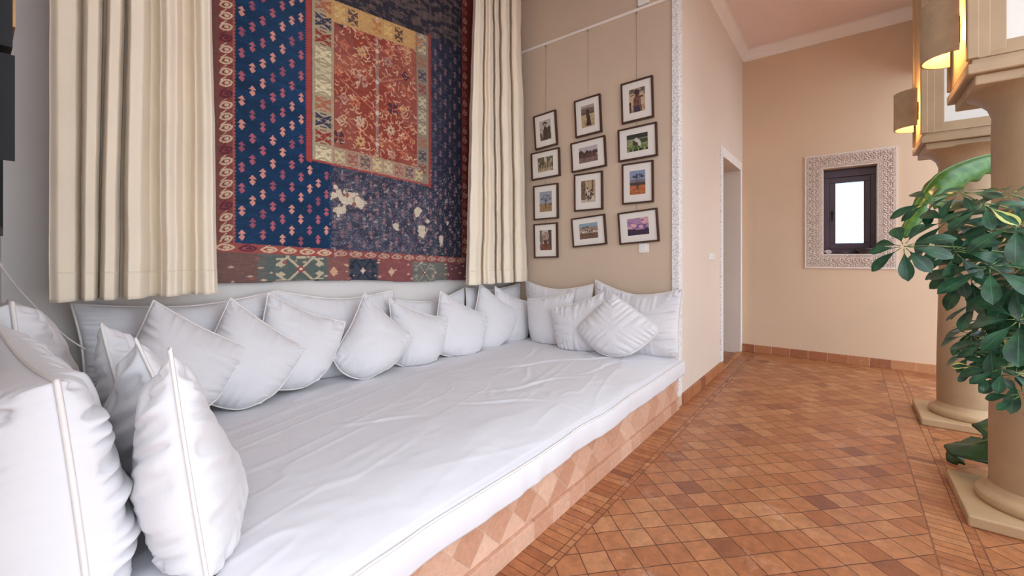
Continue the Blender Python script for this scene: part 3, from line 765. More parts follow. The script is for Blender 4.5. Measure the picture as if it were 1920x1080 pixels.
    # border creatures
    def bug(cx, cz, w_, h_, col, al=1.0, clip=None):
        q = local(cx, cz, max(w_, h_)*1.1)
        if q is None: return
        sl, x, z = q; x = x/w_; z = z/h_
        ax, az = np.abs(x), np.abs(z)
        m = (ax/.42+az/.30 < 1) | ((np.abs(az-.30-.55*ax) < .12) & (ax < .9) & (az < .92)) | ((np.abs(az-.05-.75*ax) < .10) & (ax > .25) & (ax < .85)) | ((np.abs(ax-.78) < .10) & (az < .35) & (az > .12)) | ((np.abs(az-.12-.35*ax) < .07) & (ax > .3) & (ax < .95)) | ((az > .80) & (az < .95) & (ax < .35))
        if clip is not None: m = m & clip[sl]
        put(sl, m, col, al)
    bc = [(226, 212, 172), (140, 46, 44), (44, 44, 74), (170, 96, 70), (226, 212, 172), (208, 196, 160)]
    kk = 0
    for cz in np.arange(2.0, 3.25, .112):
        bug(1.48, cz, .062, .05, bc[kk % 6], .95, khaki); bug(2.335, cz+.03, .045, .048, bc[(kk+1) % 6], .7, khaki); kk += 1
    for cx in np.arange(1.60, 2.36, .10):
        bug(cx, 3.056+.11*(cx-1.371)-.075, .042, .058, [(222, 186, 120), (70, 52, 60), (206, 164, 104), (186, 120, 74)][kk % 4], .85, khaki)
        bug(cx, 1.939-.038*(cx-1.371)+.075, .042, .05, [(206, 196, 150), (150, 84, 74), (84, 74, 84), (214, 198, 140)][kk % 4], .8, khaki); kk += 1
    # side borders
    bl = X < .945+.010*np.abs(((Z/.02) % 1)-.5)*2
    fill(bl, (128, 62, 58)); fill(bl & (X < .868), (112, 76, 70), .8)
    fill(bl & (X > .938), (176, 96, 84), .8)
    br = X > 2.80
    fill(br, (122, 46, 44)); fill(br & (np.abs(X-2.805) < .006), (170, 90, 80), .8)
    def leafm(cx, cz, w_, h_, col, rot=0, ring=True, clip=None):
        q = local(cx, cz, max(w_, h_)*1.6)
        if q is None: return
        sl, x, z = q; xr = x*math.cos(rot)+z*math.sin(rot); zr = -x*math.sin(rot)+z*math.cos(rot)
        e1 = (xr/w_)**2+(np.abs(zr)/h_)**1.4
        m = (e1 < 1) & (e1 > .45) | (((xr-w_*.1)/w_/.35)**2+(zr/h_/.4)**2 < 1)
        m |= (np.abs(zr-h_*1.25-xr*.3) < h_*.12) & (np.abs(xr) < w_*.5)
        if clip is not None: m = m & clip[sl]
        put(sl, m, col, .9)
    k = 0
    for cz in np.arange(1.40, 3.0, .064):
        leafm(.905, cz, .038, .021, (86, 34, 52) if k % 5 == 3 else (222, 196, 164), .5, True, bl); k += 1
    for cz in np.arange(1.36, 3.8, .085):
        leafm(2.84, cz, .028, .026, (206, 150, 120) if k % 3 else (170, 92, 76), .3, True, br); k += 1
    # bottom leaf border
    bb = (Z < zb) & (Z >= z2)
    fill(bb, (156, 74, 70)); fill(bb & (X > 1.52), (132, 66, 66), .8)
    k = 0
    for cx in np.arange(.90, 2.85, .118):
        leafm(cx, 1.383-.047*(cx-.929)-.028, .052, .019, (78, 34, 58) if k == 1 else ((222, 196, 160) if cx < 1.5 else (196, 160, 136)), 0, True, bb); k += 1
    # bottom zone
    bz = Z < z2
    fill(bz, (122, 98, 90))
    fill(bz & (X < 1.09), (112, 84, 78), .9)
    for (x0, x1, col) in ((.83, 1.10, (112, 82, 76)), (1.10, 1.50, (84, 96, 92)), (1.50, 1.66, (132, 84, 80)), (1.66, 1.90, (56, 62, 74)), (1.90, 2.22, (132, 76, 76)), (2.22, 2.6, (104, 106, 100)), (2.6, 3.1, (106, 64, 68))):
        m = np.clip((X-x0)/.03, 0, 1)*np.clip((x1-X)/.03+1, 0, 1); fill(bz, col, m)
    fill(bz & (np.abs(X-1.09) < .02), (80, 110, 108), .5)
    def lattice(cx, cz, w_, h_, col, mid):
        q = local(cx, cz, w_*1.3)
        if q is None: return
        sl, x, z = q; x = x/w_; z = z/h_; ax, az = np.abs(x), np.abs(z)
        m = ((np.abs(az-ax*1.6) < .11) & (ax < .62)) | ((np.abs(az-(1.55-ax*1.25)) < .10) & (ax > .45) & (ax < 1)) | ((np.abs(ax-.8)/.2+np.abs(az-.35)/.22) < 1) | ((ax < .2) & (az > .78) & (az < .95))
        m |= (np.abs(ax-.85) < .14) & (np.abs(az-.75) < .06)
        m &= (az < 1.0)
        put(sl, m & bz[sl], col, .9); put(sl, (ax/.2+az/.3 < 1) & bz[sl], mid, 1); put(sl, (ax/.09+az/.12 < 1) & bz[sl], (224, 206, 186), 1)
    lattice(1.33, 1.222, .155, .088, (206, 188, 156), (150, 66, 60))
    lattice(1.78, 1.20, .11, .085, (34, 38, 54), (196, 168, 150)); lattice(2.36, 1.17, .11, .08, (150, 142, 130), (120, 60, 60))
    for k in range(90):
        cx = rs2.uniform(.86, 2.85); cz = rs2.uniform(1.10, 1.31)
        if 1.18 < cx < 1.48 and k % 2: continue
        q = local(cx, cz, .03)
        if q is None: continue
        sl, x, z = q
        if k % 3: m = (np.abs(x)/.020+np.abs(z)/.009 < 1) & (z > -.006)
        else: m = (np.abs(x) < (.014-z)*.9) & (z > 0) & (z < .014)
        put(sl, m & bz[sl], (214, 176, 150) if k % 4 else (160, 90, 84), .85)
    for cx, cz, col in ((1.555, 1.20, (206, 160, 132)), (2.03, 1.185, (206, 168, 146))):
        q = local(cx, cz, .06); sl, x, z = q; put(sl, (np.abs(x)/.03+np.abs(z)/.036 < 1), col)
    # overall weave, wear speckles on right side
    wv = vnoise(X*30, Z*300, 40)-.5; w2 = vnoise(X*260, Z*60, 41)-.5
    img[:] = img*(1+.16*wv+.10*w2)[..., None]
    spk = rs.rand(H, Wd)
    fill((vnoise(X*55, Z*55, 90) > .86) & (X > 1.52) & (Z < 2.05) & ~bz, (190, 178, 170), .6)
    fill((spk > .980) & (X > 1.52) & (Z < 2.0) & ~bz, (206, 196, 186), .7)
    fill((spk > .9975) & (X < 1.52), (170, 170, 180), .35)
    fade = np.clip(.06+.10*(vnoise(X*1.5, Z*1.5, 44)), 0, .2)[..., None]
    img[:] = img*(1-fade)+c(150, 140, 134)*fade
    return img
def kilim():
    nx, nz = 560, 760
    x0, x1 = .83, 2.96; z0, z1 = 1.165, 3.98
    X, Z0 = np.meshgrid(np.linspace(x0, x1, nx), np.linspace(0, 1, nz))
    Xr, Zr = np.meshgrid(np.linspace(x0, x1, nx), np.linspace(1.07, 3.98, nz))
    img = paint_kilim(Xr, Zr)
    zbot = z0-.039*(Xr-.85)+.006*np.sin(Xr*5)
    Zs = np.maximum(Zr, zbot)          # straight woven foot
    Xs = Xr + np.clip((2.2-Zr)/1.2, -1, 1)*.0
    edge = np.clip(1-(Xr-x0)/.02, 0, 1)
    Xs = Xs + .012*np.clip((Zr-2.0), -1, 1)*-1*edge
    Y = YK-.002+.008*(vnoise(Xr*3, Zr*2, 60)-.5)+.004*np.sin(Xr*9)*np.clip((1.5-Zr), 0, 1)
    Xs = Xs*KS; Zs = HC+(Zs-HC)*KS          # painted at 1:1/KS, woven at full size
    V = np.stack([Xs, Y, Zs], -1)
    o = grid_obj('kilim', V, 'kilim', None, img, True, (2.0, YB-.01, 4.1))
    sol = o.modifiers.new('thick', 'SOLIDIFY'); sol.thickness = .006; sol.offset = 1
    tag(o, 'large worn antique kilim in navy and red hanging on the back wall', 'wall hanging')
kilim()

# ================================================================= CURTAINS
def rat(u):
    r = ray(u, 0); return r[0]/r[1]
def curtain(label, st, zbot, ztop, seed, group):
    """st: stations (u_top, u_bottom, Y)"""
    n = 26
    ys, ut, ub = [], [], []
    for (a, b2, y), (c, d, y2) in zip(st, st[1:]):
        for k in range(n):
            t = k/n; e = .5-.5*math.cos(t*math.pi)
            ys.append(y+(y2-y)*e); ut.append(a+(c-a)*t); ub.append(b2+(d-b2)*t)
    ys.append(st[-1][2]); ut.append(st[-1][0]); ub.append(st[-1][1])
    nc = len(ys); nr = 160
    V = np.zeros((nr, nc, 3))
    for i in range(nr):
        t = i/(nr-1); z = ztop+(zbot-ztop)*t
        tt = (ztop-z)/(ztop-zbot); vis = np.clip((z-zbot)/(3.2-zbot), 0, 1.25)     # where the top stations were read
        for j in range(nc):
            u = ub[j]+(ut[j]-ub[j])*vis; y = ys[j]
            V[i, j] = (rat(u)*y, y, z)
    Xc, Zc = V[..., 0], V[..., 2]
    V[..., 1] += .012*(vnoise(Xc*9, Zc*3, seed)-.5)+.010*(vnoise(Xc*4+Zc*2, Zc*6, seed+1)-.5)+.006*(vnoise(Xc*22, Zc*9+Xc*12, seed+2)-.5)
    V[..., 0] += .006*(vnoise(Zc*3, Xc*2, seed+3)-.5)
    V[-1, :, 2] += .006*(vnoise(Xc[-1]*20, Xc[-1]*0, seed+4)-.5)
    V[..., 1] = np.minimum(V[..., 1], 2.84)
    root = thing('curtain', label, 'curtain', (float(V[..., 0].mean()), 2.68, zbot), group)
    o = grid_obj('panel', V, 'curtain', root); s = o.modifiers.new('thick', 'SOLIDIFY'); s.thickness = .003
    # stitched hem
    hv = V[-8:, :, :].copy(); hv[..., 1] -= .0035
    o = grid_obj('hem', hv, 'curtain', root); s = o.modifiers.new('thick', 'SOLIDIFY'); s.thickness = .003
    return root, V
GC = 'cotton curtains beside the kilim'
f0, r0, dp = 2.62, 2.72, 2.795
lc, VL = curtain('wide cream cotton curtain left of the kilim in deep folds',
    [(92, 92, 2.70), (110, 112, 2.665), (140, 138, 2.67), (157, 151, 2.74), (160, 154, 2.70), (168, 160, 2.62), (186, 173, 2.62), (194, 180, 2.70), (197, 182, 2.80), (207, 186, 2.80), (209, 188, 2.70), (214, 196, 2.62), (230, 210, 2.62), (237, 219, 2.70), (238, 221, 2.80), (243, 230, 2.80), (244, 232, 2.70), (250, 240, 2.61), (270, 258, 2.62), (282, 280, 2.73), (294, 296, 2.74), (300, 302, 2.66), (314, 314, 2.61), (330, 328, 2.64), (342, 342, 2.74), (356, 358, 2.75), (364, 368, 2.67), (376, 388, 2.62), (388, 400, 2.64), (392, 407, 2.70)],
    1.105, 4.02, 70, GC)
rc, VR = curtain('narrower cream cotton curtain right of the kilim near the pictures',
    [(884, 873, 2.74), (890, 880, 2.67), (898, 892, 2.65), (904, 900, 2.67), (907, 904, 2.75), (911, 909, 2.68), (918, 918, 2.64), (923, 926, 2.67), (926, 930, 2.74), (930, 934, 2.66), (934, 938, 2.69), (937, 941, 2.76), (942, 947, 2.67), (950, 956, 2.65), (955, 961, 2.68), (958, 964, 2.75), (963, 969, 2.67), (970, 978, 2.65), (976, 986, 2.68), (979, 988, 2.73)],
    1.045, 4.02, 80, GC)
b = BM(); tube(b, [(.12, 2.7, 4.09), (3.72, 2.7, 4.09)], .013, 12)
rod = obj('curtain_rod', b, 'black_metal', None, True, (1.9, 2.7, 4.09)); tag(rod, 'black iron curtain rod across the alcove above kilim and curtains', 'curtain rod')
for x in (.3, 1.9, 3.66):
    b = BM(); tube(b, [(x, 2.7, 4.09), (x, YB-.005, 4.12)], .009, 8); bx(b, x-.02, x+.02, YB-.012, YB-.001, 4.06, 4.18, .003); obj('bracket', b, 'black_metal', rod)
for root, V, k in ((lc, VL, 9), (rc, VR, 6)):
    xs = V[0, :, 0]
    for q in range(k):
        x = xs[0]+(xs[-1]-xs[0])*(q+.5)/k; b = BM()
        tube(b, [(x, 2.7+.026*math.cos(a), 4.085+.035*math.sin(a)-.012) for a in np.linspace(0, 2*math.pi, 20, endpoint=False)], .0045, 6, closed=True)
        tube(b, [(x, 2.7, 4.04), (x, 2.69, 4.01)], .003, 6)
        obj('ring', b, 'black_metal', root, True)

# ================================================================= PICTURES
def quadpx(off, sc, q): return [(off[0]+x/sc, off[1]+y/sc) for x, y in q]
c2 = ((960, 190), 3.6); c3 = ((1060, 130), 5.4); c4 = ((1060, 290), 5.4)
PX = [
 (c2, [(146, 107), (296, 52), (305, 290), (158, 332)], 'basket'), (c2, [(129, 352), (320, 310), (324, 500), (135, 537)], 'herd'),
 (c2, [(145, 573), (309, 550), (313, 789), (148, 803)], 'bare_tree'), (c2, [(146, 829), (304, 817), (311, 1055), (152, 1057)], 'portrait'),
 (c3, [(93, 330), (357, 238), (366, 630), (103, 700)], 'walker'), (c3, [(52, 752), (402, 667), (416, 978), (70, 1048)], 'village'),
 (c4, [(88, 203), (375, 163), (381, 553), (93, 577)], 'family'), (c4, [(57, 648), (398, 600), (420, 908), (80, 940)], 'flock'),
 (c3, [(562, 155), (885, 57), (895, 482), (574, 557)], 'shepherd'), (c3, [(535, 622), (926, 525), (932, 872), (538, 943)], 'cattle'),
 (c4, [(574, 100), (890, 52), (893, 477), (577, 508)], 'palm'), (c4, [(530, 592), (928, 538), (953, 876), (553, 912)], 'storm'),
]
PL = {'basket': 'framed photo of a person with a basket on the head, top of left column',
 'herd': 'framed landscape photo of dark figures among trees, second in left column',
 'bare_tree': 'framed photo of a bare twisted tree on sand under grey sky',
 'portrait': 'framed portrait of a person in a pale headscarf, bottom of left column',
 'walker': 'framed photo of a person in a long dark dress, top of middle column',
 'village': 'framed photo of thatched huts against a pale sky, second in middle column',
 'family': 'framed photo of a seated group before a tall earthen wall',
 'flock': 'framed landscape photo of a herd under a blue sky, bottom of middle column',
 'shepherd': 'framed photo of a person holding a staff, top of right column',
 'cattle': 'framed photo of white cattle in green grass, second in right column',
 'palm': 'framed photo of a branching palm on orange earth under blue sky',
 'storm': 'framed photo of purple storm clouds above treetops, bottom of right column'}
def photo_img(kind, w, h):
    """small generic scenes, x 0..1 right, y 0..1 up"""
    x, y = np.meshgrid(np.linspace(0, 1, w), np.linspace(0, 1, h)); A = np.zeros((h, w, 3)); sd = sum(map(ord, kind))
    n = lambda fx, fy, s: vnoise(x*fx, y*fy, sd+s)
    def f(m, c): A[m] = c
    def el(cx, cy, rx, ry): return ((x-cx)/rx)**2+((y-cy)/ry)**2 < 1
    def seg(x0, y0, x1, y1, r):
        d = ((x-x0)*(x1-x0)+(y-y0)*(y1-y0))/((x1-x0)**2+(y1-y0)**2); d = np.clip(d, 0, 1); asp = h/w
        return np.hypot(x-x0-d*(x1-x0), (y-y0-d*(y1-y0))*asp) < r
    al = True
    if kind == 'basket':
        f(al & (y > -1), (190, 182, 178)); f(y < .35+.1*n(9, 9, 1), (150, 130, 108)); f((y < .6) & (n(10, 9, 2) > .55), (86, 76, 66))
        f(el(.5, .44, .2, .2) | ((np.abs(x-.5) < .2) & (y < .42)), (66, 46, 46)); f(el(.48, .62, .08, .09), (56, 38, 36)); f(el(.47, .80, .22, .12), (74, 50, 46)); f(el(.47, .76, .2, .06), (166, 148, 136))
        f(seg(.8, .1, .82, .6, .09), (60, 50, 40)); f(seg(.33, .4, .3, .1, .05), (96, 66, 56))
    elif kind == 'herd':
        f(y > -1, (186, 170, 140)); f(y > .7, (196, 188, 170)); f((y > .35) & (n(8, 5, 1) > .42), (96, 88, 66))
        for k in range(9): f(seg(.08+.11*k, .25, .08+.11*k+.01*(k % 3), .55+.12*((k*7) % 4)/4+(.2 if k == 5 else 0), .03), (62, 50, 40))
        f((y < .25) & (n(14, 20, 4) > .6), (140, 116, 86))
    elif kind == 'bare_tree':
        f(y > -1, (150, 160, 178)); f(y < .38+.04*n(5, 1, 2), (164, 132, 92)); f((y < .35) & (n(20, 20, 3) > .6), (140, 112, 76))
        f(seg(.5, .2, .52, .6, .035), (72, 62, 58))
        for a, l in ((-1.1, .35), (-.6, .38), (.1, .35), (.6, .38), (1.2, .35)): f(seg(.52, .5, .52+math.sin(a)*l, .5+math.cos(a)*l*.9, .018), (72, 62, 58)); f(el(.52+math.sin(a)*l, .52+math.cos(a)*l*.9, .1, .05) & (n(20, 30, 5) > .45), (62, 58, 50))
        f((np.abs(y-.36) < .05) & (n(14, 10, 8) > .5), (84, 72, 60))
    elif kind == 'portrait':
        f(y > -1, (206, 196, 190)); f((x < .25) & (n(8, 6, 1) > .4), (110, 92, 84)); f((x > .72), (70, 56, 50)); f(el(.5, .05, .45, .3), (116, 66, 50)); f(el(.5, .30, .12, .16), (92, 52, 42))
        f(el(.5, .52, .20, .22), (88, 50, 42)); f(el(.5, .70, .30, .20), (176, 148, 138)); f(el(.5, .70, .30, .20) & (n(12, 16, 3) > .6), (140, 110, 104)); f(el(.42, .5, .04, .015) | el(.57, .5, .04, .015), (40, 24, 24))
    elif kind == 'walker':
        f(y > -1, (196, 174, 134)); f(y > .72, (170, 160, 158)); f((y > .6+.12*n(4, 1, 1)) & (y < .85+.05*n(6, 1, 8)), (112, 98, 92)); f((y > .58) & (y < .68), (92, 78, 70)); f((y < .5) & (n(12, 30, 4) > .62), (170, 146, 106))
        f((y < .55) & (y > .05) & (np.abs(x-.55) < .10+(.5-y)*.22), (58, 36, 42)); f(el(.5, .58, .10, .13), (66, 44, 44)); f(el(.5, .72, .13, .08), (56, 34, 36)); f(seg(.42, .55, .38, .45, .035), (92, 62, 54))
    elif kind == 'village':
        f(y > -1, (190, 182, 188)); f(y < .42, (138, 108, 106)); f((y < .4) & (n(20, 16, 1) > .55), (112, 86, 84))
        for cx, s in ((.12, .3), (.45, .24), (.82, .2), (.62, .18)):
            f((np.abs(x-cx) < s*.5) & (y < .6) & (y > .3), (84, 58, 58)); f((y > .58) & (y < .58+s*.9) & (np.abs(x-cx) < (.58+s*.9-y)*.8), (64, 46, 48))
        f(el(.3, .48, .08, .1) | el(.95, .6, .1, .12), (60, 52, 50)); f(seg(.27, .1, .27, .38, .02), (50, 36, 40))
    elif kind == 'family':
        f(y > -1, (186, 164, 132)); f(x < .3, (124, 102, 84)); f((x < .3) & (n(10, 20, 1) > .55), (90, 72, 60)); f((x > .76) & (x < .86), (96, 74, 58)); f((y < .12), (200, 188, 166)); f(seg(.5, .95, .5, 1, .02), (50, 40, 34))
        for cx, cy, c_ in ((.45, .52, 0), (.38, .3, 1), (.55, .36, 0), (.72, .42, 1), (.82, .2, 0), (.5, .18, 1), (.66, .22, 1)):
            f(el(cx, cy, .09, .12), (76, 52, 46) if c_ else (214, 200, 180)); f(el(cx, cy+.12, .05, .045), (60, 38, 34))
        f((y < .5) & (y > .1) & (x > .3) & (x < .9) & (n(22, 26, 5) > .66), (226, 216, 198))
    elif kind == 'flock':
        f(y > -1, (136, 166, 184)); f(y < .72+.1*n(5, 1, 1), (150, 130, 112)); f(y < .58, (190, 172, 152)); f((y < .58) & (y > .38) & (n(16, 14, 2) > .48), (70, 52, 46)); f((y < .5) & (y > .4) & (n(22, 16, 6) > .62), (226, 216, 206))
        f(y < .36, (118, 90, 70)); f((y < .36) & (n(18, 22, 3) > .55), (86, 58, 50)); f(el(.25, .74, .09, .05) | el(.45, .76, .09, .05), (70, 90, 86))
    elif kind == 'shepherd':
        f(y > -1, (206, 178, 146)); f(y > .78, (166, 150, 134)); f((y > .70) & (n(5, 14, 1) > .5), (98, 88, 76)); f((x < .12) & (y < .45), (48, 36, 38)); f((y < .3) & (n(14, 16, 5) > .6), (176, 140, 110))
        f(el(.5, .45, .24, .26) | ((np.abs(x-.5) < .23) & (y < .4)), (112, 76, 70)); f((np.abs(x-.52) < .26) & (y < .26), (60, 44, 66)); f(el(.5, .82, .16, .13), (48, 30, 34)); f(el(.5, .72, .10, .08), (72, 46, 42))
        f(seg(.6, .62, .86, .62, .05), (84, 54, 48)); f(seg(.7, .02, .62, .7, .012), (160, 130, 100)); f(seg(.35, .5, .55, .4, .05), (84, 54, 48))
    elif kind == 'cattle':
        f(y > -1, (110, 130, 78)); f(y > .72, (40, 48, 44)); f((y > .6) & (y < .74), (142, 148, 120)); f((y < .6) & (n(30, 18, 1) > .55), (152, 166, 104)); f((y < .3) & (n(20, 9, 2) > .6), (60, 80, 46)); f((y > .45) & (y < .68) & (x > .6), (52, 68, 44))
        f(el(.45, .62, .09, .16) | el(.56, .5, .10, .16) | el(.62, .4, .06, .14), (214, 212, 204)); f(el(.36, .48, .07, .14) | el(.47, .42, .06, .10), (50, 44, 40)); f(seg(.4, .25, .4, .5, .012) | seg(.5, .22, .5, .5, .012), (60, 50, 44)); f((y < .12) & (n(16, 4, 6) > .45), (22, 26, 24))
    elif kind == 'palm':
        f(y > -1, (134, 152, 190)); f(y < .62, (124, 116, 130)); f(y < .42+.03*n(5, 1, 1), (190, 104, 62)); f((y < .42) & (n(10, 24, 2) > .62), (160, 84, 54)); f((np.abs(y-.44) < .06) & (n(8, 7, 3) > .38), (62, 56, 54))
        for cx, cy in ((.3, .76), (.5, .83), (.68, .82), (.8, .74), (.42, .72)):
            f(seg(.5, .2, .5+(cx-.5)*.5, .5, .014) | seg(.5+(cx-.5)*.5, .5, cx, cy, .012), (58, 46, 46)); f(el(cx, cy, .12, .05) & (n(24, 24, 5) > .35), (52, 50, 46))
        f(el(.5, .22, .25, .04) & (n(20, 30, 6) > .45), (96, 62, 44))
    else:
        g = n(3, 3, 1); A[:] = (122, 84, 150); f(g > .5, (150, 106, 168)); f((n(4, 4, 2) > .55) & (y > .3), (176, 134, 172)); f(el(.15, .55, .3, .14) & (n(9, 9, 3) > .35), (226, 176, 178)); f(el(.92, .85, .35, .25) & (n(8, 8, 4) > .3), (226, 172, 176)); f(el(.65, .48, .12, .1) & (n(9, 9, 4) > .4), (216, 170, 190))
        f(y < .22+.2*n(9, 1, 5)+.05*n(30, 1, 6), (44, 34, 58))
    A = A*.84+np.array((140, 124, 110.))*.16
    A += ((np.random.RandomState(sd).rand(h, w, 1)-.5)*16)+((n(24, 24, 9)-.5)*18)[..., None]
    return np.clip(A, 8, 250)
RAILZ = 3.56
FX = XR-.022
for cpx, q, kind in PX:
    P = [onx(u, v, FX) for u, v in quadpx(cpx[0], cpx[1], q)]
    ctr = sum(P, Vector())/4
    wv = (P[1]-P[0]+P[2]-P[3])/2; hv = (P[0]-P[3]+P[1]-P[2])/2
    w_, h_ = wv.length, hv.length
    # standard pieces: snap to two sizes that keep proportion
    ez = Vector((0, 0, 1)); rot = .5*(math.atan2(wv.z, -wv.y)+math.atan2(hv.y, hv.z))
    ex = Vector((0, -math.cos(rot), math.sin(rot))); eu = Vector((0, math.sin(rot), math.cos(rot))); en = Vector((-1, 0, 0))
    root = thing('framed_photo', PL[kind], 'framed photo', tuple(ctr-eu*h_/2+Vector((.012, 0, 0))), 'framed photographs on the right alcove wall')
    def slab(bm, a0, a1, c0, c1, d0, d1, bev=0):
        vs = bx(bm, 0, 1, 0, 1, 0, 1)
        for v in vs:
            a, c, d_ = v.co; v.co = ctr+ex*(a0+(a1-a0)*a)+eu*(c0+(c1-c0)*c)+en*(d0+(d1-d0)*d_)
    fw = .014; W2, H2 = w_/2, h_/2
    b = BM()
    slab(b, -W2, W2, H2-fw, H2, -.018, .010); slab(b, -W2, W2, -H2, -H2+fw, -.018, .010); slab(b, -W2, -W2+fw, -H2+fw, H2-fw, -.018, .010); slab(b, W2-fw, W2, -H2+fw, H2-fw, -.018, .010)
    obj('frame', b, 'frame', root)
    land = w_ > h_
    pw, ph = (w_*.54, h_*.52) if land else (w_*.50, h_*.58)
    b = BM(); slab(b, -W2+fw, W2-fw, -H2+fw, H2-fw, -.016, -.002); obj('mat_board', b, 'mat_board', root)
    im = photo_img(kind, 110 if land else 78, 78 if land else 110); hh, ww = im.shape[:2]
    gx, gy = np.meshgrid(np.linspace(-pw/2, pw/2, ww), np.linspace(-ph/2, ph/2, hh)); gy = gy+h_*.01
    V = np.array(ctr)[None, None]+gx[..., None]*np.array(ex)+gy[..., None]*np.array(eu)+np.array(en)*(-.001)
    grid_obj('photograph', V, 'photo', root, im, False)
# picture rail with hanging wires
r0_, r1_ = onx(981, 102, XR-.015), onx(1230, 0, XR-.015); RAILZ = (r0_.z+r1_.z)/2
b = BM(); bx(b, XR-.022, XR-.001, YW+.04, YB-.01, RAILZ-.012, RAILZ+.012, .003); tag(obj('picture_rail', b, 'cornice', None, False, (XR-.01, 2, RAILZ)), 'thin white picture rail high on the right alcove wall', 'picture rail')
for u, vt, vb, nm in ((1023, 92, 205, 'left'), (1102, 55, 176, 'middle'), (1193, 17, 142, 'right')):
    p = onx(u, vb+30, XR-.012); zb_ = 1.55
    b = BM(); tube(b, [(XR-.008, p.y, RAILZ-.01), (XR-.006, p.y, zb_)], .0012, 5)
    bx(b, XR-.014, XR-.004, p.y-.004, p.y+.004, RAILZ-.03, RAILZ-.01)
    tag(obj('hanging_wire', b, 'wire', None, False, (XR-.008, p.y, RAILZ)), 'thin wire from the picture rail behind the %s column of photos' % nm, 'wire', 'picture hanging wires')
p = onx(1207, -4, XR-.02); b = BM(); bx(b, XR-.04, XR-.001, p.y-.05, p.y+.05, RAILZ+.02, RAILZ+.09, .006); tag(obj('junction_box', b, 'white_plastic', None, False, (XR-.02, p.y, RAILZ+.02)), 'small white box on the wall just above the picture rail', 'box')
def switch(name, label, P, nrm, w_, h_, keys):
    root = thing(name, label, 'switch', tuple(P)); b = BM()
    if nrm == 'x':
        bx(b, P.x-.010, P.x+.001, P.y-w_/2, P.y+w_/2, P.z-h_/2, P.z+h_/2, .003); obj('plate', b, 'white_plastic', root)
        for k in range(keys):
            a = P.y-w_*.3+w_*.6*k/keys; b = BM(); bx(b, P.x-.015, P.x-.009, a+.003, a+w_*.6/keys-.003, P.z-h_*.3, P.z+h_*.3, .002); obj('rocker', b, 'white_plastic', root)
    else:
        bx(b, P.x-w_/2, P.x+w_/2, P.y-.010, P.y+.001, P.z-h_/2, P.z+h_/2, .003); obj('plate', b, 'white_plastic', root)
        for k in range(keys):
            a = P.x-w_*.42+w_*.84*k/keys; b = BM(); bx(b, a+.003, a+w_*.84/keys-.003, P.y-.015, P.y-.009, P.z-h_*.34, P.z+h_*.34, .002); obj('rocker', b, 'white_plastic', root)
switch('light_switch', 'white light switch under the purple storm photo', onx(1207.5, 465, XR), 'x', .09, .085, 1)
switch('light_switch', 'white triple light switch beside the open doorway', ony(1334, 481, YW), 'y', .20, .075, 3)

# ================================================================= LEFT WALL: frames, dark ornament, cable
def wl(y): return -.02+.107*(y-YW)/(YB-YW)
def left_frame(y0, y1, z0, z1, label, dep=.035):
    root = thing('framed_picture', label, 'picture frame', (wl((y0+y1)/2)+.002, (y0+y1)/2, z0), 'black frames on the left wall')
    def sl(b, a0, a1, c0, c1, d0, d1):
        for v in bx(b, 0, 1, 0, 1, 0, 1):
            a, d_, c = v.co.y, v.co.x, v.co.z; y = a0+(a1-a0)*a; v.co = Vector((wl(y)+d0+(d1-d0)*d_, y, c0+(c1-c0)*c))
    b = BM(); f = .02
    sl(b, y0, y1, z0, z0+f, .002, dep); sl(b, y0, y1, z1-f, z1, .002, dep); sl(b, y0, y0+f, z0+f, z1-f, .002, dep); sl(b, y1-f, y1, z0+f, z1-f, .002, dep)
    obj('frame', b, 'black_metal', root); b = BM(); sl(b, y0+f, y1-f, z0+f, z1-f, .003, dep-.014); obj('mat_board', b, 'mat_board', root)
left_frame(1.55, 1.90, 1.36, 1.63, 'narrow black picture frame cut off at the left photo edge')
left_frame(1.55, 1.93, 1.80, 1.935, 'black frame edge showing behind the dark metal ornament on the left wall', .045)
root = thing('wall_ornament', 'dark metal wall ornament with bronze panel cropped at the upper left', 'wall ornament', (.03, 1.4, 1.5))
def prism(b, pts, x0f, x1f):
    """pts: (y,z) polygon; x from x0f to x1f"""
    A = [b.verts.new((x0f, y, z)) for y, z in pts]; B = [b.verts.new((x1f, y, z)) for y, z in pts]; n = len(pts)
    for k in range(n): b.faces.new((A[k], A[(k+1) % n], B[(k+1) % n], B[k]))
    b.faces.new(A[::-1]); b.faces.new(B)
b = BM(); prism(b, [(1.30, 1.49), (1.42, 1.53), (1.46, 1.58), (1.46, 1.70), (1.30, 1.70)], .0, .055); obj('lower_panel', b, 'black_metal', root)
b = BM(); prism(b, [(1.30, 1.715), (1.44, 1.725), (1.44, 2.15), (1.30, 2.15)], .0, .052); up = obj('upper_panel', b, 'black_metal', root)
b = BM(); prism(b, [(1.31, 1.76), (1.40, 1.76), (1.40, 1.95), (1.31, 1.95)], .052, .056); obj('bronze_plate', b, 'bronze', up)
b = BM(); bx(b, .004, .03, 1.33, 1.37, 1.69, 1.72); obj('link', b, 'black_metal', root)
b = BM()
pts = [Vector((wl(1.75)+.004, 1.72, 1.36)), Vector((.055, 1.84, 1.27)), ony(30, 537, 2.2), ony(60, 569, 2.38), ony(95, 606, 2.52), ony(130, 636, 2.60), ony(160, 655, 2.64)]
sm = []
for i in range(len(pts)-1):
    p0, p1, p2, p3 = pts[max(i-1, 0)], pts[i], pts[i+1], pts[min(i+2, len(pts)-1)]
    for k in range(8):
        t = k/8; sm.append(.5*((2*p1)+(-p0+p2)*t+(2*p0-5*p1+4*p2-p3)*t*t+(-p0+3*p1-3*p2+p3)*t**3))
tube(b, sm+[pts[-1]], .0035, 6)
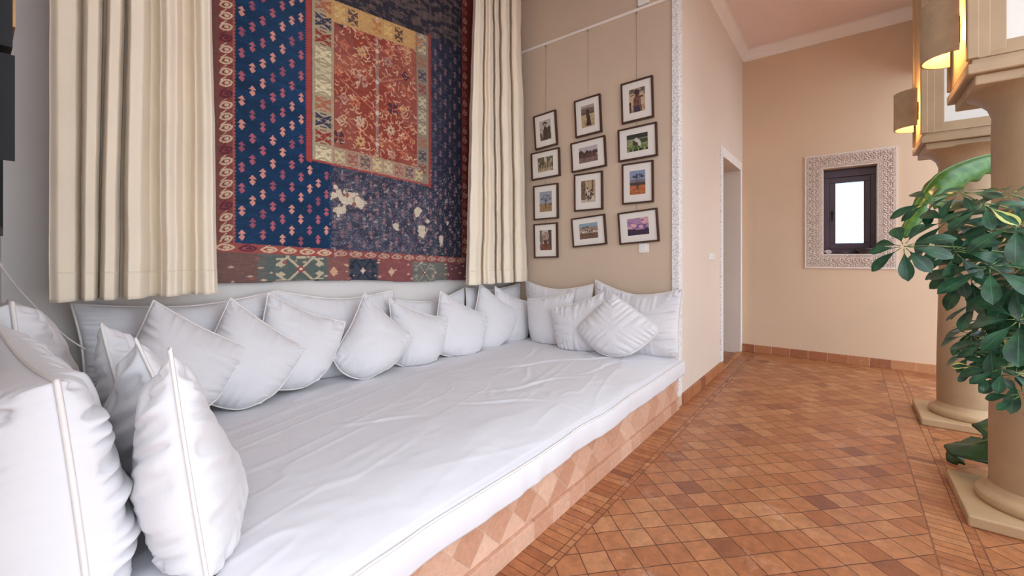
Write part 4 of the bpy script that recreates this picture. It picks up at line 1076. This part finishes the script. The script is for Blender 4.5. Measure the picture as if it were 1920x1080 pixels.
tag(obj('cable', b, 'cable', None, True, tuple(pts[-1])), 'thin white cable drooping from the left wall behind the cushions', 'cable')

# ================================================================= COLUMNS, PIERS, SCONCES
PY0, PY1 = -1.04, -.45
def column(xc, yc, label, r=.17):
    root = thing('column', label, 'column', (xc, yc, 0), 'plaster columns of the arcade')
    h = .29
    b = BM(); bx(b, xc-h, xc+h, yc-h, yc+h, 0, .055, .008); obj('plinth', b, 'plinth', root)
    b = BM()
    rings = lathe(b, xc, yc, [(r+.045, .055), (r+.05, .07), (r+.05, .09), (r+.042, .105), (r+.022, .112), (r+.008, .122), (r+.002, .15)], 56); b.faces.new(rings[0][::-1]); obj('base_moulding', b, 'plinth', root, True)
    b = BM(); prof = [(r, .12)]+[(r-.012*(z/2.0)+.004*math.sin(z*4), z) for z in np.linspace(.2, 1.95, 14)]+[(r-.010, 2.02), (r+.006, 2.07), (r+.05, 2.12), (r+.10, 2.145)]
    lathe(b, xc, yc, prof, 56); obj('shaft', b, 'stone', root, True)
    # square pier on top
    x0, x1, y0, y1 = xc-.275, xc+.275, yc-.29, yc+.29
    b = BM(); bx(b, x0+.03, x1-.03, y0+.03, y1-.03, 2.135, 2.185, .006); bx(b, x0, x1, y0, y1, 2.185, 2.235, .006); bx(b, x0+.02, x1-.02, y0+.02, y1-.02, 2.235, 2.26); obj('abacus', b, 'stone', root)
    b = BM(); q = .075; bx(b, x0+q, x1-q, y0+q, y1-q, 2.26, ZC-.001); obj('recessed_panel', b, 'stone_pale', root)
    b = BM()
    for sx in (0, 1):
        for sy in (0, 1):
            for wd, ins in ((.10, .035), (.065, .015), (.04, 0)):
                ax = x0+ins if sx == 0 else x1-ins-wd; ay = y0+ins if sy == 0 else y1-ins-wd
                bx(b, ax, ax+wd, ay, ay+wd, 2.26, ZC-.001, .004)
    obj('corner_moulding', b, 'stone', root)
    # sloping sill round the foot of the panels
    b = BM()
    for z0, z1, ins0, ins1 in ((2.26, 2.35, .012, .08),):
        v = []
        for zz, i_ in ((z0, ins0), (z1, ins1)):
            v.append([b.verts.new(p) for p in ((x0+i_, y0+i_, zz), (x1-i_, y0+i_, zz), (x1-i_, y1-i_, zz), (x0+i_, y1-i_, zz))])
        for k in range(4): b.faces.new((v[0][k], v[0][(k+1) % 4], v[1][(k+1) % 4], v[1][k]))
        b.faces.new(v[0][::-1]); b.faces.new(v[1])
    obj('sill_moulding', b, 'stone', root)
    # flat face toward the corridor, where the sconce hangs
    b = BM(); bx(b, x0+.05, x1-.05, y1-.04, y1-.012, 2.26, ZC-.001); obj('corridor_face', b, 'stone', root)
    return (x0, x1, y1)
NEAR = column(3.27, -.745, 'thick round plaster column nearest the camera behind the leafy plant')
FAR = column(4.85, -.735, 'round plaster column farther down the corridor towards the window')
def sconce(xc, yface, label):
    root = thing('wall_sconce', label, 'wall lamp', (xc, yface, 2.37), 'clay sconces on the column piers')
    z0, z1, r = 2.365, 2.665, .135; gap = .018
    b = BM()
    for rr in (r, r-.010):
        pass
    A = []
    n = 24
    for rr in (r, r-.010):
        A.append([[b.verts.new((xc+rr*math.cos(math.pi*k/n), yface+gap+rr*math.sin(math.pi*k/n), z)) for k in range(n+1)] for z in (z0, z1)])
    o_, i_ = A
    for k in range(n):
        b.faces.new((o_[0][k], o_[0][k+1], o_[1][k+1], o_[1][k])); b.faces.new((i_[0][k+1], i_[0][k], i_[1][k], i_[1][k+1]))
        b.faces.new((o_[0][k+1], o_[0][k], i_[0][k], i_[0][k+1])); b.faces.new((o_[1][k], o_[1][k+1], i_[1][k+1], i_[1][k]))
    for k in (0, n): b.faces.new((o_[0][k], o_[1][k], i_[1][k], i_[0][k]))
    obj('shade', b, 'clay', root, False)
    b = BM(); bx(b, xc-.025, xc+.025, yface-.004, yface+.03, 2.44, 2.58, .004); tube(b, [(xc-.11, yface+.022, 2.52), (xc+.11, yface+.022, 2.52)], .005, 6); obj('bracket', b, 'black_metal', root)
    b = BM(); bmesh.ops.create_uvsphere(b, u_segments=16, v_segments=10, radius=.028, matrix=Matrix.Translation((xc, yface+.06, 2.52))); bl_ = obj('bulb', b, 'bulb', root, True)
    L = bpy.data.lights.new('sconce_light', 'POINT'); L.energy = 30; L.color = (1, .62, .24); L.shadow_soft_size = .03
    lo_ = bpy.data.objects.new('sconce_light', L); link(lo_, root); lo_.location = (0, .075, .15)
    bl_.visible_shadow = True
sconce(3.27, NEAR[2]-.012, 'clay half-cylinder wall lamp glowing on the nearer column pier')
sconce(4.85, FAR[2]-.012, 'clay half-cylinder wall lamp glowing on the farther column pier')

# ================================================================= PLANTS
def leaf_mesh(bm, lay, base, d, up, L, Wd, curl=.3, var=0, nseg=8, shape='ob', fold=.15):
    """one leaf: base point, direction d, upper-side normal up"""
    d = d.normalized(); side = d.cross(up)
    if side.length < 1e-4: side = d.cross(Vector((1, 0, .3)))
    side.normalize(); up = side.cross(d).normalized(); rows = []
    for i in range(nseg+1):
        t = i/nseg
        if shape == 'ob': w = Wd*(math.sin(math.pi*min(1, t**1.7)))**.7*(1 if t < .999 else .0)
        else: w = Wd*(math.sin(math.pi*(t*.94+.05)))**.5
        w = max(w, Wd*.03)
        c_ = base+d*(L*t)-up*(curl*L*t*t)
        row = []
        for s in (-1, -.5, 0, .5, 1):
            v = bm.verts.new(c_+side*(w*s)+up*(fold*w*abs(s))); v[lay] = Vector((s, t, var)); row.append(v)
        rows.append(row)
    for A, B in zip(rows, rows[1:]):
        for k in range(4):
            f = bm.faces.new((A[k], A[k+1], B[k+1], B[k])); f.smooth = True
def bez(p0, p1, p2, n=8):
    return [p0*(1-t)**2+p1*2*t*(1-t)+p2*t*t for t in [k/n for k in range(n+1)]]
def schefflera():
    pot = Vector((2.42, -.90, 0))
    root = thing('potted_plant', 'leafy green umbrella plant spreading in from the right in front of column', 'plant', tuple(pot))
    b = BM(); r = lathe(b, pot.x, pot.y, [(.13, 0), (.15, .05), (.19, .30), (.205, .34), (.205, .37), (.185, .37), (.175, .33)], 36); b.faces.new(r[0][::-1]); obj('pot', b, 'pot', root, True)
    b = BM(); r = lathe(b, pot.x, pot.y, [(.178, .335), (.1, .345), (.001, .35)], 24); obj('soil', b, 'soil', root, True)
    rnd = random.Random(11); st = BM(); pe = BM(); lf = BM(); lay = lf.verts.layers.float_vector.new('leafuv')
    trunks = []
    for k, (tu, tv, td) in enumerate(((1905, 380, 1.95), (1925, 470, 1.7), (1935, 600, 1.55), (1940, 700, 1.65))):
        top = ondepth(tu+20, tv, td); basep = pot+Vector((.05*math.cos(k*1.6), .05*math.sin(k*1.6), .34))
        mid = (basep+top)/2+Vector((-.05+.03*k, -.10, .12)); path = bez(basep, mid, top, 14); tube(st, path, .014, 8, .6); trunks.append(path)
    # clusters (u, v, depth, leaflet length px at 1920, tilt)
    CL = [(1695, 462, 1.75, 62, 0), (1802, 362, 1.8, 58, 1), (1745, 378, 1.95, 60, 2), (1780, 415, 1.8, 78, 0), (1845, 385, 1.7, 66, 1), (1893, 365, 1.8, 60, 1), (1762, 450, 1.9, 70, 2), (1790, 472, 1.7, 60, 0),
          (1848, 432, 1.75, 72, 2), (1905, 420, 1.6, 80, 1), (1856, 500, 1.6, 84, 0), (1820, 520, 1.8, 66, 2), (1800, 500, 1.75, 60, 0), (1888, 470, 1.85, 66, 1), (1905, 530, 1.6, 84, 0), (1838, 565, 1.7, 70, 2),
          (1912, 600, 1.5, 86, 0), (1850, 600, 1.8, 64, 2), (1820, 628, 1.75, 44, 0), (1862, 640, 1.6, 60, 1), (1900, 650, 1.7, 60, 0), (1830, 660, 1.65, 44, 2), (1845, 690, 1.6, 40, 0),
          (1880, 690, 1.55, 56, 1), (1905, 705, 1.6, 60, 0), (1918, 500, 1.75, 70, 2), (1860, 455, 1.95, 60, 1), (1915, 450, 1.9, 66, 1), (1875, 615, 1.75, 66, 1), 
          (1918, 740, 1.5, 44, 0), (1895, 590, 1.95, 66, 1), (1925, 560, 1.65, 80, 0), (1940, 640, 1.6, 70, 1), (1945, 430, 1.7, 80, 1), (1950, 520, 1.6, 80, 2), (1870, 530, 1.85, 66, 2), (1865, 665, 1.75, 50, 0)]
    for k, (u, v, dep, lp, kind) in enumerate(CL):
        c_ = ondepth(u, v, dep); L = lp/800*dep*.88
        # nearest stem point for the petiole
        best = min((p for path in trunks for p in path[5:]), key=lambda p: (p-c_).length+abs(p.z-c_.z+.08)*.8)
        path = bez(best, (best+c_)/2+Vector((0, 0, .05)), c_, 8)
        tube(pe, path, .0042, 6, .6)
        out = (c_-best); out.normalize()
        # cluster axis: up, leaning outwards and toward the light
        toward = (Vector((0, 0, HC))-c_).normalized()
        ax = (Vector((0, 0, 1))*.9+out*.5+toward*(.6+.4*(kind == 0))+Vector((rnd.uniform(-.25, .25), rnd.uniform(-.25, .25), 0))).normalized()
        a = ax.cross(Vector((0, 1, .2))).normalized(); b_ = ax.cross(a)
        nl = rnd.choice((7, 8, 8, 9)); var = rnd.random()
        for q in range(nl):
            an = q*2*math.pi/nl+rnd.uniform(-.2, .2)
            rad = a*math.cos(an)+b_*math.sin(an)
            d_ = (rad*1.0-ax*rnd.uniform(.02, .40)).normalized()
            s_ = c_+rad*.012; e_ = s_+d_*.02; tube(pe, [s_, e_], .0018, 5)
            LL = L*rnd.uniform(.75, 1.05)
            leaf_mesh(lf, lay, e_, d_, ax, LL, LL*rnd.uniform(.19, .25), rnd.uniform(.05, .35), min(1, var*.7+rnd.random()*.35), 9)
    obj('trunk', st, 'bark', root, True); obj('petiole', pe, 'petiole', root, True); obj('foliage', lf, 'leaf', root, True)
schefflera()
def banana():
    base = Vector((4.35, -1.72, 0))
    root = thing('banana_plant', 'banana plant rising between the columns with broad arching green leaves', 'plant', tuple(base))
    b = BM(); tube(b, [base, base+Vector((.02, .02, .6)), base+Vector((0, .06, 1.3))], .075, 14, .45); obj('pseudostem', b, 'petiole', root, True)
    b = BM(); r = lathe(b, base.x, base.y, [(.001, .012), (.22, .012), (.25, .002)], 28); obj('soil', b, 'soil', root, True)
    def big(path, W0, m, tilt, droop, seed, prof, tears=()):
        bm = BM(); lay = bm.verts.layers.float_vector.new('leafuv'); rib = BM(); N = len(path); rows = []
        rs_ = random.Random(seed)
        for i, p in enumerate(path):
            d_ = (path[min(i+1, N-1)]-path[max(i-1, 0)]).normalized(); side = d_.cross(Vector(tilt)).normalized(); upn = side.cross(d_)
            t = i/(N-1); w = W0*prof(t); row = []
            for s in np.linspace(-1, 1, 13):
                rip = .012*math.sin(t*60+s*2)*abs(s)
                v = bm.verts.new(p+side*(w*s*math.cos(droop*abs(s)))-upn*(w*abs(s)*math.sin(droop*abs(s)))+upn*rip); v[lay] = Vector((s, t, 0)); row.append(v)
            rows.append(row)
        for i, (A, B) in enumerate(zip(rows, rows[1:])):
            for k in range(12):
                if any(abs(i-ti) < 1 and ((k < 3) if sd < 0 else (k > 8)) for ti, sd in tears): continue
                f = bm.faces.new((A[k], A[k+1], B[k+1], B[k])); f.smooth = True
        tube(rib, path, .010, 8, .25)
        lfo = obj('leaf', bm, m, root, True); obj('midrib', rib, 'petiole', lfo, True)
        s_ = lfo.modifiers.new('thick', 'SOLIDIFY'); s_.thickness = .0015
    top = base+Vector((0, .06, 1.25))
    # upper leaf arches out over the corridor and hangs its tip
    pts = [top, ondepth(1990, 270, 2.85), ondepth(1858, 290, 2.8), ondepth(1800, 306, 2.76), ondepth(1758, 328, 2.72), ondepth(1730, 362, 2.7), ondepth(1706, 402, 2.68), ondepth(1684, 448, 2.66)]
    sm_ = []
    for i in range(len(pts)-1):
        p0, p1, p2, p3 = pts[max(i-1, 0)], pts[i], pts[i+1], pts[min(i+2, len(pts)-1)]
        for k in range(7):
            t = k/7; sm_.append(.5*((2*p1)+(-p0+p2)*t+(2*p0-5*p1+4*p2-p3)*t*t+(-p0+3*p1-3*p2+p3)*t**3))
    big(sm_, .17, 'banana', (0, 0, 1), 1.15, 1, lambda t: .12+.9*math.sin(math.pi*min(1, max(0, (t-.12)/.90)))**.6*(1 if t > .12 else 0)*(1-.35*t), ((31, 1), (38, -1)))
    # low leaf lying towards the floor between the plinths
    pts = [base+Vector((0, .04, .25)), Vector((4.25, -1.3, .62)), Vector((4.02, -.95, .42)), Vector((3.95, -.70, .22)), Vector((3.90, -.42, .045))]
    q = ondepth(1768, 853, 2.79)
    pts[-1] = onz(1770, 852, .03); pts[-2] = onz(1815, 832, .16); pts[-3] = onz(1868, 818, .30)
    sm_ = []
    for i in range(len(pts)-1):
        p0, p1, p2, p3 = pts[max(i-1, 0)], pts[i], pts[i+1], pts[min(i+2, len(pts)-1)]
        for k in range(9):
            t = k/9; sm_.append(.5*((2*p1)+(-p0+p2)*t+(2*p0-5*p1+4*p2-p3)*t*t+(-p0+3*p1-3*p2+p3)*t**3))
    sm_ = [Vector((p.x, p.y, max(p.z, .03))) for p in sm_]
    big(sm_, .13, 'banana_dark', (-.5, .1, .8), .3, 2, lambda t: .15+.9*math.sin(math.pi*min(1, max(0, (t-.2)/.84)))**.6 if t > .2 else .15)
    # two more leaves rising out of view
    for e_, w_ in (((4.9, -2.2, 2.1), .2), ((3.9, -2.6, 2.0), .2)):
        e_ = Vector(e_); sm_ = bez(top, (top+e_)/2+Vector((0, 0, .7)), e_, 30); big(sm_, w_, 'banana', (0, .3, 1), .4, 3, lambda t: .1+.95*math.sin(math.pi*min(1, max(0, (t-.1)/.92)))**.6 if t > .1 else .1)
banana()
